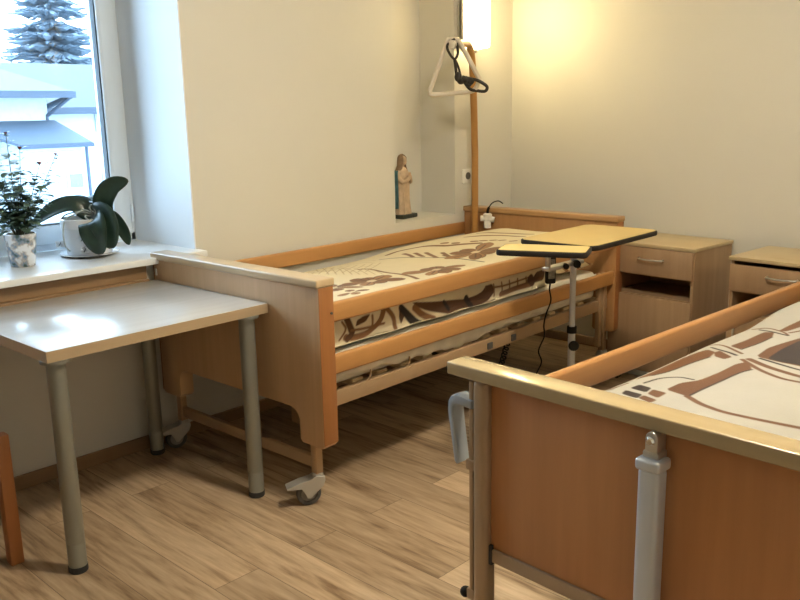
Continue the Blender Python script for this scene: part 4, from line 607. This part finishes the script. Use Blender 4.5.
def pillow(root, x0, x1, y0, y1, z0, z1, label):
    n = 40; us = np.linspace(-1, 1, n + 1); A, Bv = np.meshgrid(us, us, indexing='ij')
    th = (np.clip(1 - np.abs(A) ** 3, 0, 1) * np.clip(1 - np.abs(Bv) ** 3, 0, 1)) ** .5
    X = (x0 + x1) / 2 + A * (x1 - x0) / 2; Y = (y0 + y1) / 2 + Bv * (y1 - y0) / 2
    zm = z0 + (z1 - z0) * .45; top = np.stack([X, Y, zm + (z1 - zm) * th], -1).reshape(-1, 3); und = np.stack([X, Y, zm - (zm - z0) * th - 1e-4], -1).reshape(-1, 3)
    idx = np.arange((n + 1) ** 2).reshape(n + 1, n + 1); q = np.stack([idx[:-1, :-1], idx[1:, :-1], idx[1:, 1:], idx[:-1, 1:]], -1).reshape(-1, 4)
    ring = np.concatenate([idx[:, 0], idx[-1, 1:], idx[::-1, -1][1:], idx[0, ::-1][1:-1]]); nx = np.roll(ring, -1); N = (n + 1) ** 2
    me = bpy.data.meshes.new('pillow'); me.from_pydata(np.concatenate([top, und]).tolist(), [], np.concatenate([q, q[:, ::-1] + N, np.stack([nx, ring, ring + N, nx + N], -1)]).tolist()); me.update()
    ca = me.color_attributes.new('print', 'FLOAT_COLOR', 'POINT'); c = np.ones((2 * N, 4)); c[:, :3] = (.72, .60, .40)
    s = np.concatenate([(np.sin(A * 9) > .6).ravel(), (np.sin(A * 9) > .6).ravel()]); c[s, :3] = (.27, .125, .045)
    ca.data.foreach_set('color', c.ravel().astype(np.float32)); me.materials.append(M['print']); me.polygons.foreach_set('use_smooth', [True] * len(me.polygons))
    o = bpy.data.objects.new('pillow', me); COL.objects.link(o); o.location = root[0]; o.rotation_euler = (0, 0, root[1]); tag(o, label, 'pillow'); return o
pillow(((1.817, 2.66, 0), math.radians(1.3)), 1.66, 1.99, -.43, .38, .5735, .653, 'cream pillow with brown marks tucked under the duvet at the headboard')
pillow(BR2, 1.52, 2.03, -.38, .36, .5735, .653, 'cream pillow under the raised end of the barred duvet')

# ------------------------------------------------------------------ second bed, in front
bd = thing('care_bed', 'near care bed with pale cap, brown foot panel and silver lifting column', 'bed', BR2[0], BR2[1])
fp = obj('foot_panel', B(.028, .046, -.405, .405, .405, .812, .002), 'beech_panel', bd)
obj('top_cap', B(0, .066, -.515, .515, .811, .841, .004, 3), 'cap_maple', bd)
obj('bottom_bar', B(.022, .055, -.405, .405, .372, .405, .003), 'tube_tan', bd)
for s in (-1, 1):
    y = s * .4255
    p = obj('post', B(.008, .05, y - .0215, y + .0215, .118, .811, .014, 4), 'tube_tan', bd)
    a, b_ = sorted((s * .4530, s * .4650)); obj('post_strip', B(.020, .040, a, b_, .275, .80, .002), 'tube_tan', p)
    a, b_ = sorted((s * .444, s * .472)); obj('strip_bracket', B(.018, .042, a, b_, .250, .277, .002), 'tube_tan', p); obj('strip_bracket', B(.016, .044, a, b_, .585, .61, .003), 'tube_tan', p)
    a, b_ = sorted((s * .41, s * .396)); obj('panel_clip', B(.02, .054, a, b_, .365, .415, .002), 'darkmetal', p)
    obj('knob', ball(bmesh.new(), (.028, s * .484, .258), .0135, .0135, .014), 'black', p)
    caster(bd, .03, y, math.radians(60 * s)); caster(bd, 2.08, y, math.radians(150))
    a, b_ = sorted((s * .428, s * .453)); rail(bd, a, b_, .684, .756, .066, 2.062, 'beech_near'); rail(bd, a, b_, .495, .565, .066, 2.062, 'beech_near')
    obj('frame_bar', B(.055, 2.06, min(s * .39, s * .42), max(s * .39, s * .42), .362, .418, .003), 'tube_tan', bd)
bm = bmesh.new()
pr = [(.452, .756), (.498, .762), (.514, .756), (.523, .742), (.524, .715), (.505, .596), (.498, .590), (.490, .596), (.507, .715), (.506, .730), (.497, .738), (.452, .736)]
prism(bm, pr, 'X', .012, .052, .005, 2); obj('bumper_guard', bm, 'greyplastic', bd)
col = obj('lifting_column', B(-.022, .018, -.036, .008, .06, .742, .010, 4), 'alu', bd)
obj('column_collar', B(-.026, .022, -.040, .012, .738, .762, .007, 3), 'alu', col)
bm = B(-.012, .022, -.030, .004, .760, .775, .004); prism(bm, [(-.026 + .012 * 0, .77), (.0, .77), (.0, .80)] + [(-.013 + .013 * math.cos(a), .80 + .013 * math.sin(a)) for a in [k * PI / 8 for k in range(1, 8)]] + [(-.026, .80)], 'X', -.010, .022, .002); obj('clevis', bm, 'steel', col)
bm = bmesh.new(); tube(bm, [(.020, -.013, .796), (-.012, -.013, .796), (-.016, -.013, .796)], [.008, .008, .006], 14); lathe(bm, [(.0, 0), (.010, 0), (.010, .003), (.0, .003)], 0, 0, 16); obj('bolt', T([(.022, -.013, .796), (-.015, -.013, .796), (-.019, -.013, .796)], [.009, .009, .006], 14), 'chrome', col); bm.free()
hb2 = obj('headboard', B(2.07, 2.11, -.44, .44, .36, .812, .003), 'beech_panel', bd); obj('top_cap', B(2.055, 2.121, -.515, .515, .811, .841, .004, 3), 'cap_maple', hb2)
for s in (-1, 1): obj('post', B(2.07, 2.11, s * .4565 - .0165, s * .4565 + .0165, .118, .811, .008, 3), 'tube_tan', bd)
bm = bmesh.new()
for k in range(15): box(bm, .09 + k * .134, .15 + k * .134, -.40, .40, .405, .428, .004, 1)
obj('slat_base', bm, 'beech_y', bd)
m2 = thing('mattress', 'mattress in white cover beneath the barred duvet of the near bed', 'mattress', BR2[0], BR2[1])
obj('core', B(.07, 2.05, -.40, .40, .428, .572, .025, 3), 'sheet', m2)

# ------------------------------------------------------------------ nightstands
def nightstand(label, x, y, rot, dz, top_gap, w=.47, d=.295):
    """front right corner at x, y; depth along +x, width along +y"""
    t = thing('nightstand', label, 'nightstand', (x, y, 0), rot, 'nightstands along the far wall'); H = .70 + dz
    bm = bmesh.new(); box(bm, .012, d, .0, .016, .03, H - .018); box(bm, .012, d, w - .016, w, .03, H - .018); box(bm, d - .006, d, .016, w - .016, .03, H - .018)
    box(bm, .012, d - .006, .016, w - .016, .03, .046); box(bm, .016, d - .006, .016, w - .016, .412 + dz, .430 + dz); box(bm, .016, d - .006, .016, w - .016, .532 + dz, .540 + dz)
    for (a, zz) in ((.05, .40), (.05, .46), (.24, .40)): tube(bm, [(a + .02, 0, zz), (a + .02, -.001, zz)], .004, 8)
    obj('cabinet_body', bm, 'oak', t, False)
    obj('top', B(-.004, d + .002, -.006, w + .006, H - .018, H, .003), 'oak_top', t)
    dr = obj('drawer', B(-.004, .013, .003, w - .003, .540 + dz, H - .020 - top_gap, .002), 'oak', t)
    zc = .622 + dz
    hp = smoothpts([(-.003, w * .62, zc + .004), (-.022, w * .615, zc + .002), (-.028, w * .5, zc), (-.022, w * .345, zc + .002), (-.003, w * .34, zc + .004)], 6)
    obj('handle', T(hp, .0045, 10), 'steel', dr)
    do = obj('door', B(-.004, .013, .003, w - .003, .05, .426 + dz, .002), 'oak', t)
    hp = smoothpts([(-.003, w - .045, .372 + dz), (-.020, w - .045, .368 + dz), (-.024, w - .045, .335 + dz), (-.020, w - .045, .302 + dz), (-.003, w - .045, .298 + dz)], 6)
    obj('handle', T(hp, .0045, 10), 'steel', do)
    for (a, c) in ((.03, .03), (.03, w - .03), (d - .03, .03), (d - .03, w - .03)):
        bm = bmesh.new(); lathe(bm, [(.0, 0), (.018, 0), (.020, .006), (.020, .03), (.0, .03)], a, c, 16); obj('foot', bm, 'black', t)
nightstand('oak veneer nightstand with open shelf, against the far wall beside the wall bed', 3.925, 1.785, math.radians(-4), .02, 0, .475, .385)
nightstand('lower oak nightstand at the right edge, behind the near bed rail', 3.815, 1.100, math.radians(-4), .018, .016, .475, .40)

# ------------------------------------------------------------------ overbed table
ob = thing('overbed_table', 'rolling overbed table with two ochre trays, standing between the beds', 'overbed table', (3.19, 2.0, 0))
def tray(name, cx, cy, sx, sy, z, rot, parent, cr=.035):
    def rr(a, b, r):
        p = []
        for (qx, qy, s) in ((a - r, b - r, 0), (-a + r, b - r, 1), (-a + r, -b + r, 2), (a - r, -b + r, 3)):
            for k in range(7):
                t = (s + k / 6) * PI / 2; p.append((qx + r * math.cos(t), qy + r * math.sin(t)))
        return p
    m4 = Matrix.Translation((cx, cy, 0)) @ Matrix.Rotation(rot, 4, 'Z')
    bm = prism(bmesh.new(), rr(sx / 2, sy / 2, cr), 'Z', z - .021, z - .001, .005, 3); xf(bm, m4); e = obj(name, bm, 'black', parent); e['label'] = 'black rounded tray edge'
    bm = prism(bmesh.new(), rr(sx / 2 - .007, sy / 2 - .007, cr - .006), 'Z', z - .006, z + .0005); xf(bm, m4); obj('tray_surface', bm, 'traytop', e)
    return e
tray('tray', -.088, -.135, .565, .358, .882, math.radians(1.5), ob, .045)
tray('side_tray', -.700, -.318, .155, .318, .920, math.radians(24), ob, .02)
bm = bmesh.new(); tube(bm, [(0, 0, .06), (0, 0, .44)], .0165, 16); tube(bm, [(0, 0, .40), (0, 0, .845)], .0135, 16); obj('column', bm, 'alu', ob)
obj('collar', T([(0, 0, .415), (0, 0, .445)], .022, 16), 'black', ob)
obj('height_knob', T([(-.012, -.016, .37), (-.045, -.040, .37), (-.050, -.044, .37)], [.010, .024, .018], 14), 'black', ob)
bm = bmesh.new(); box(bm, -.22, .05, -.024, .016, .728, .745, .003); box(bm, -.215, -.195, -.012, .004, .74, .856, .002); box(bm, -.22, .15, -.02, .015, .842, .856, .003); box(bm, -.03, .03, -.20, .02, .842, .856, .003); tube(bm, [(-.18, 0, .85), (-.48, -.20, .855), (-.68, -.31, .892)], .011, 10); obj('tray_bracket', bm, 'steel', ob)
obj('tilt_knob', T([(-.012, -.022, .735), (-.03, -.038, .735)], .017, 14), 'black', ob)
obj('tilt_knob', T([(-.10, -.022, .737), (-.115, -.037, .737)], .013, 14), 'black', ob)
loop = [(0, -.37, .052), (.70, -.37, .052), (.70, .155, .052), (0, .155, .052)]
bm = bmesh.new()
for i in range(4):
    a, c = Vector(loop[i]), Vector(loop[(i + 1) % 4]); dx, dy = sorted((a.x, c.x)), sorted((a.y, c.y)); box(bm, dx[0] - .014, dx[1] + .014, dy[0] - .014, dy[1] + .014, .040, .062, .003)
obj('base_frame', bm, 'leg_grey', ob)
for p in loop:
    bm = bmesh.new(); tube(bm, [(p[0] - .009, p[1], .020), (p[0] + .009, p[1], .020)], .020, 16); obj('caster', bm, 'black', ob)

# ------------------------------------------------------------------ bed remote and cables
rm = thing('bed_remote', 'black bed remote with grey keypad hanging on the wall bed rail', 'remote', (3.212, 2.134, .62))
bm = B(-.024, .024, -.013, .012, 0, .125, .008, 3); xf(bm, Matrix.Rotation(math.radians(-30), 4, 'Z')); body = obj('body', bm, 'black', rm)
bm = B(-.016, .016, -.0148, -.012, .025, .115, .003)
for k in range(5):
    for s in (-1, 1): box(bm, s * .008 - .005, s * .008 + .005, -.0165, -.014, .034 + k * .016, .044 + k * .016, .0015)
xf(bm, Matrix.Rotation(math.radians(-30), 4, 'Z')); obj('keypad', bm, 'keypad', body)
obj('hook', T(smoothpts([(0, .008, .11), (0, .014, .138), (0, .034, .141), (0, .042, .13)], 5), .004, 8), 'black', rm)
obj('cord', T(smoothpts([(0, 0, .0), (-.004, 0, -.03), (.0, -.005, -.08), (-.03, 0, -.14), (-.045, 0, -.19), (-.01, .02, -.25), (-.055, .02, -.31), (-.03, .02, -.37), (-.06, .03, -.43), (-.10, .04, -.53), (-.14, .05, -.61), (-.20, .08, -.615)], 6), .0035, 8), 'black', rm)
hel = []
for i in range(26 * 10 + 1):
    f = i / 260; a = 2 * PI * i / 10; c = Vector((3.22, 2.36, .355)).lerp(Vector((2.86, 2.28, .035)), f) + Vector((0, 0, -.06 * math.sin(f * PI)))
    c.z = max(c.z, .026)
    hel.append(c + Vector((.35, .2, .9)).normalized() * .012 * math.cos(a) + Vector((-.3, .95, 0)).normalized() * .012 * math.sin(a))
tag(obj('coiled_cable', T([(3.24, 2.37, .362)] + hel, .0042, 6), 'black'), 'black coiled cable hanging under the wall bed frame', 'cable')
cn = thing('cable_connector', 'white plastic connector with black cord clipped to the headboard corner', 'connector', (3.868, 3.005, .735))
bm = bmesh.new(); lathe(bm, [(.0, 0), (.021, 0), (.021, .045), (.026, .05), (.026, .078), (.018, .085), (.0, .085)], 0, 0, 20)
tube(bm, [(-.02, .034, .055), (0, 0, .055), (.016, -.036, .047)], .017, 12); obj('body', bm, 'white', cn)
obj('cord', T(smoothpts([(0, 0, .08), (.002, -.004, .11), (.006, -.03, .145), (.010, -.07, .158), (.012, -.10, .145)], 6), [.008] * 8 + [.0035] * 17, 8), 'black', cn)

# ------------------------------------------------------------------ lifting pole with grip
tp = thing('lifting_pole', 'ochre curved lifting pole rising from the headboard corner by the niche', 'pole', (3.840, 3.075, .36))
pth = smoothpts([(0, 0, 0), (0, 0, .45), (0, 0, .78), (-.008, -.004, .90), (-.025, -.012, 1.10), (-.048, -.022, 1.28), (-.080, -.036, 1.355), (-.13, -.057, 1.388), (-.22, -.09, 1.385), (-.36, -.138, 1.372)], 8)
obj('pole_tube', T(pth, .0195, 20), 'poletan', tp)
e0 = Vector(pth[-1]); ed = (e0 - Vector(pth[-4])).normalized()
obj('end_cap', T([e0 - ed * .03, e0 + ed * .006, e0 + ed * .010], [.0225, .0225, .016], 20), 'ivory', tp)
obj('pole_clamp', B(-.03, .03, -.03, .03, -.10, .02, .005), 'tube_tan', tp)
AE = Vector((3.840, 3.075, .36)) + e0; hd = Vector((.69, -.724, 0)).normalized(); nd = Vector((-.72, -.69, 0)).normalized(); PXM = .00515
def hp(px, py, d=0.0): return hd * (px - 452) * PXM + Vector((0, 0, (45.5 - py) * PXM)) + nd * d - nd * .02
tg = thing('trapeze_grip', 'ivory triangular grip hanging from the lifting pole by a black strap', 'grip', AE)
tri = [(447, 44), (431, 86), (429.5, 91), (433, 94), (455, 92.5), (472, 91), (477, 87), (479.5, 80), (477, 74), (461, 45), (457, 41), (450, 40.5)]
obj('grip_tube', T(smoothpts([hp(x, y) for x, y in tri], 5, True), .0125, 12, True, True), 'ivory', tg)
st = bmesh.new()
def ribbon(bm, pts, w): tube(bm, smoothpts([hp(*p) for p in pts], 6), w, 8)
ribbon(st, [(455, 40, .01), (447.5, 46, .02), (449, 53, .02), (454.5, 59.5, .02), (458, 54, .02), (457, 44, .01)], .007)
ribbon(st, [(454.5, 59, .02), (455.5, 66, .02), (456.5, 76, .02)], .008); ribbon(st, [(455, 59, .01), (458.5, 67, .01), (461, 77, .01)], .006)
obj('strap', st, 'strap', tg)
st = bmesh.new(); ribbon(st, [(462, 77, .03), (470, 79, .03), (478, 81, .03), (486, 86, .03), (487.2, 89, .02), (485, 91.5, .01), (478, 90.8, 0), (470, 89, .02), (464, 82, .03)], .0085); obj('strap_loop', st, 'strap', tg)
bm = bmesh.new()
for (x, y, a, b_) in ((458, 77, .020, .026), (461, 81, .022, .018), (465, 80, .026, .020), (470, 81.5, .022, .02), (468, 85, .018, .012)):
    c = hp(x, y, .03); ball(bm, c, a, a, b_, 12, 8)
obj('buckle', bm, 'strap', tg)

# ------------------------------------------------------------------ statue in the niche
sx, sy = 3.508, 3.335
stt = thing('statue', 'small painted statue of a robed praying woman in the wall niche', 'statue', (sx, sy, NZ0), math.radians(8)); stt.scale = (1.0, 1.0, 1.07)
def loft(bm, rings, seg=36, fold=0.0, nf=11, a0=0, a1=2 * PI):
    full = abs(a1 - a0 - 2 * PI) < 1e-6; R = []
    for (z, rx, ry, cx, cy, f) in rings:
        row = []
        for k in range(seg if full else seg + 1):
            a = a0 + (a1 - a0) * k / seg; q = 1 + f * fold * math.sin(nf * a + z * 9) + f * fold * .5 * math.sin(nf * 1.7 * a + 1)
            row.append(bm.verts.new((cx + rx * q * math.cos(a), cy + ry * q * math.sin(a), z)))
        R.append(row)
    n = seg if full else seg
    for i in range(len(R) - 1):
        for k in range(n): bm.faces.new((R[i][k], R[i][(k + 1) % len(R[i])], R[i + 1][(k + 1) % len(R[i])], R[i + 1][k]))
    if full: bm.faces.new(R[0][::-1]); bm.faces.new(R[-1])
    return bm
bm = bmesh.new(); box(bm, -.072, .072, -.055, .055, 0, .022, .006, 2); obj('plinth', bm, 'st_base', stt)
bm = bmesh.new()
loft(bm, [(.020, .056, .045, 0, 0, 1), (.05, .050, .042, 0, 0, 1), (.10, .047, .038, 0, 0, 1), (.15, .047, .036, 0, 0, 1), (.19, .050, .036, 0, 0, .8), (.22, .052, .036, 0, .001, .6), (.245, .047, .033, 0, .003, .4), (.262, .030, .024, 0, .003, .2), (.270, .014, .014, 0, .001, 0), (.278, .0135, .0135, 0, -.002, 0), (.287, .0185, .020, 0, -.005, 0), (.300, .0215, .0235, 0, -.006, 0), (.314, .0205, .0225, 0, -.004, 0), (.325, .013, .015, 0, -.001, 0), (.330, .003, .003, 0, 0, 0)], 40, .07)
for s in (-1, 1): tube(bm, smoothpts([(s * .036, .0, .238), (s * .040, -.012, .205), (s * .032, -.034, .192), (s * .010, -.048, .208), (s * .005, -.050, .222)], 5), [.015] * 10 + [.012] * 11, 12)
obj('figure', bm, 'st_robe', stt)
bm = bmesh.new(); ball(bm, (0, -.0125, .298), .017, .0155, .021, 18, 12); ball(bm, (0, -.0285, .297), .003, .004, .005, 8, 6); obj('face', bm, 'st_skin', stt)
bm = bmesh.new()
for s in (-1, 1):
    for k in range(4): tube(bm, [(s * .004, -.046 - k * .0022, .212), (s * .003, -.050 - k * .0022, .228), (s * .001, -.051 - k * .002, .243 - abs(k - 1.4) * .002)], .0026, 8)
    tube(bm, [(s * .004, -.045, .214), (s * .006, -.044, .226)], .003, 8)
obj('hands', bm, 'st_skin', stt)
bm = loft(bmesh.new(), [(.052, .060, .047, 0, .004, 1), (.10, .056, .044, 0, .004, 1), (.16, .057, .042, 0, .003, .8), (.21, .058, .042, 0, .003, .6), (.235, .056, .040, 0, .004, .4), (.252, .046, .034, 0, .005, .3)], 34, .06, 9, math.radians(-8), math.radians(197))
mo = obj('mantle', bm, 'st_mantle', stt); q = mo.modifiers.new('t', 'SOLIDIFY'); q.thickness = .005
bm = loft(bmesh.new(), [(.205, .051, .039, 0, .006, 1), (.238, .049, .037, 0, .006, .6), (.258, .036, .030, 0, .005, .5), (.275, .027, .026, 0, .003, .4), (.300, .0265, .028, 0, .0, .3), (.318, .025, .027, 0, -.001, .2), (.330, .017, .018, 0, .001, 0), (.337, .004, .004, 0, .001, 0)], 34, .05, 7, math.radians(-52), math.radians(232))
vo = obj('veil', bm, 'st_veil', stt); q = vo.modifiers.new('t', 'SOLIDIFY'); q.thickness = .003

# ------------------------------------------------------------------ plants on the sill
fp1 = thing('potted_shrub', 'small leafy plant with dull red flowers in a floral pot on the sill', 'potted plant', (1.372, 3.402, WZ0))
bm = bmesh.new(); lathe(bm, [(.0, 0), (.044, 0), (.047, .004), (.060, .122), (.060, .130), (.055, .130), (.052, .112), (.0, .112)], 0, 0, 40); obj('pot', bm, 'floral', fp1)
bm = bmesh.new(); lathe(bm, [(.0, .108), (.0525, .110), (.050, .117), (.0, .120)], 0, 0, 24); obj('soil', bm, 'soil', fp1)
def leafquad(bm, c, d, up, L, W, fold=.25, droop=0.2, n=5):
    d = d.normalized(); s = d.cross(up)
    if s.length < 1e-4: s = Vector((1, 0, 0))
    s.normalize(); u = s.cross(d); A = []
    for i in range(n + 1):
        f = i / n; w = W * (math.sin(PI * min(1, f * .94 + .06)) ** .75) * .5; p = c + d * L * f + u * (-droop * L * f * f)
        A.append([bm.verts.new(p + s * w + u * w * fold), bm.verts.new(p), bm.verts.new(p - s * w + u * w * fold)])
    for i in range(n):
        for k in (0, 1): bm.faces.new((A[i][k], A[i + 1][k], A[i + 1][k + 1], A[i][k + 1]))
r = random.Random(11); stems = bmesh.new(); lv = bmesh.new(); tips = []
SP = [(-.125, .30, .1), (-.10, .22, -.05), (-.07, .34, .0), (.0, .47, -.02), (.025, .40, .03), (.045, .27, -.06), (.10, .33, .02), (.155, .37, .05), (-.03, .25, .07), (.06, .22, .08), (-.05, .20, -.08), (.08, .17, -.06), (-.08, .28, .09)]
ex = Vector((.69, -.724, 0)).normalized(); ey = Vector((.72, .69, 0)).normalized()
for (dx, hh, dy) in SP:
    p = smoothpts([ex * dx * .1 + ey * dy * .1 + Vector((0, 0, .112)), ex * dx * .35 + ey * dy * .4 + Vector((0, 0, .112 + hh * .28)), ex * dx * .7 + ey * dy * .8 + Vector((0, 0, .112 + hh * .6)), ex * dx + ey * dy + Vector((0, 0, .112 + hh * .86))], 6)
    tube(stems, p, [.0028 * (1 - .6 * i / (len(p) - 1)) for i in range(len(p))], 6); tips.append(p[-1])
    for i in range(4, len(p)):
        dens = 3 if i < len(p) * .75 else 2
        for k in range(dens):
            a = r.uniform(0, 2 * PI); d = Vector((math.cos(a), math.sin(a), r.uniform(-.15, .6))); c = p[i] + d * .012
            leafquad(lv, c, d, Vector((0, 0, 1)), r.uniform(.028, .052) * (1.25 if i < 14 else .6), r.uniform(.020, .034) * (1.3 if i < 14 else .6), .2, .25, 4)
obj('stems', stems, 'stem', fp1); fo = obj('leaves', lv, 'leaf_small', fp1); fo['kind'] = 'stuff'
for (i, s) in ((4, .012), (6, .013), (3, .009), (7, .009), (0, .008), (5, .010)):
    bm = bmesh.new(); c = tips[i]
    for k in range(7):
        a = 2 * PI * k / 7; leafquad(bm, c, Vector((math.cos(a), math.sin(a), .7)), Vector((0, 0, 1)), s * 1.3, s, .3, -.2, 3)
    ball(bm, c + Vector((0, 0, s * .4)), s * .5, s * .5, s * .5, 8, 6); obj('flower', bm, 'bud', fp1)

orc = thing('potted_orchid', 'orchid with broad dark leaves in a white pot and saucer on the sill', 'potted plant', (1.672, 3.440, WZ0)); orc.scale = (1.15, 1.15, 1.06)
bm = bmesh.new(); lathe(bm, [(.0, 0), (.075, 0), (.104, .009), (.107, .013), (.100, .013), (.072, .005), (.0, .005)], 0, 0, 48); obj('saucer', bm, 'porcelain', orc)
bm = bmesh.new(); lathe(bm, [(.0, .005), (.070, .005), (.078, .010), (.086, .06), (.0885, .112), (.0915, .114), (.0945, .150), (.0905, .152), (.087, .144), (.084, .11), (.0, .10)], 0, 0, 48); pot = obj('pot', bm, 'porcelain', orc)
bm = bmesh.new(); lathe(bm, [(.0, .104), (.0835, .106), (.080, .132), (.0, .138)], 0, 0, 24); obj('bark_soil', bm, 'soil', orc)
VW = Vector((-.72, -.69, 0)).normalized()
def opos(h, z, d=0.0): return ex * h + VW * d + Vector((0, 0, z))
def oleaf(pts, W, tw=0.0):
    P = smoothpts(pts, 6); n = len(P); bm = bmesh.new(); rows = []
    for i, p in enumerate(P):
        t = (P[min(i + 1, n - 1)] - P[max(i - 1, 0)]).normalized(); f = i / (n - 1)
        s = t.cross(VW * (1 - tw) + Vector((0, 0, 1)) * tw); s.normalize(); u = s.cross(t).normalized()
        w = W * .5 * (max(0.02, 1 - abs(2 * (f * .96 + .02) ** .8 - 1) ** 2.6)) ** .8
        rows.append([bm.verts.new(p + s * w * q + u * w * .35 * abs(q) ** 1.5) for q in (-1, -.55, 0, .55, 1)])
    for i in range(n - 1):
        for k in range(4): bm.faces.new((rows[i][k], rows[i][k + 1], rows[i + 1][k + 1], rows[i + 1][k]))
    o = obj('leaf', bm, 'leaf', orc); m = o.modifiers.new('t', 'SOLIDIFY'); m.thickness = .0025
    return o
oleaf([opos(.02, .15, .0), opos(-.03, .20, .02), opos(-.09, .190, .05), opos(-.160, .140, .09)], .080, .5)
oleaf([opos(.02, .15, .0), opos(-.01, .195, -.03), opos(-.06, .212, -.05), opos(-.11, .196, -.06)], .062, .65)
oleaf([opos(.03, .15, -.01), opos(.045, .20, -.03), opos(.00, .213, -.05), opos(-.04, .195, -.06)], .055, .65)
oleaf([opos(.075, .165, .02), opos(.084, .225, .03), opos(.118, .275, .03), opos(.176, .297, .03)], .078, .1)
oleaf([opos(.055, .16, .04), opos(.085, .165, .085), opos(.110, .12, .11), opos(.122, .042, .115)], .105, .1)
oleaf([opos(.045, .155, .05), opos(.060, .14, .10), opos(.072, .09, .125), opos(.085, .022, .125)], .098, .1)
oleaf([opos(.075, .16, .02), opos(.115, .155, .045), opos(.150, .10, .05), opos(.165, .045, .05)], .050, .1)
rt = bmesh.new()
for pts in ([(.05, .15, .02), (.02, .185, .05), (-.02, .17, .07), (-.05, .15, .075), (-.055, .10, .092), (-.05, .05, .094), (-.035, .03, .093)], [(.05, .16, .03), (.0, .18, .05), (-.06, .168, .03), (-.09, .15, .0)], [(.06, .15, .03), (.03, .19, .04), (.045, .205, .05), (.06, .17, .06)], [(.05, .15, .0), (.02, .165, .06), (.035, .15, .08)]):
    tube(rt, smoothpts([opos(*p) for p in pts], 6), .0030, 8)
obj('aerial_roots', rt, 'root', orc)
for (h, z, d) in ((-.098, .05, .02), (.012, .078, .092), (.018, .035, .090)):
    bm = bmesh.new(); c = opos(h, z, d)
    for a in (.5, 2.6, 3.8, 5.6): leafquad(bm, c, ex * math.cos(a) + Vector((0, 0, math.sin(a))) + VW * .3, VW, .020, .016, .2, .0, 4)
    tube(bm, [c - ex * .003 - Vector((0, 0, .007)), c + ex * .003 + Vector((0, 0, .006))], .0022, 6); b0 = obj('ornament', bm, 'porcelain', pot); m = b0.modifiers.new('t', 'SOLIDIFY'); m.thickness = .0015
    bm = bmesh.new(); tube(bm, [c + VW * .006 - ex * .004 - Vector((0, 0, .008)), c + VW * .008 + ex * .002, c + VW * .006 + ex * .005 + Vector((0, 0, .007))], .0016, 6); obj('ornament_mark', bm, 'gasket', b0)
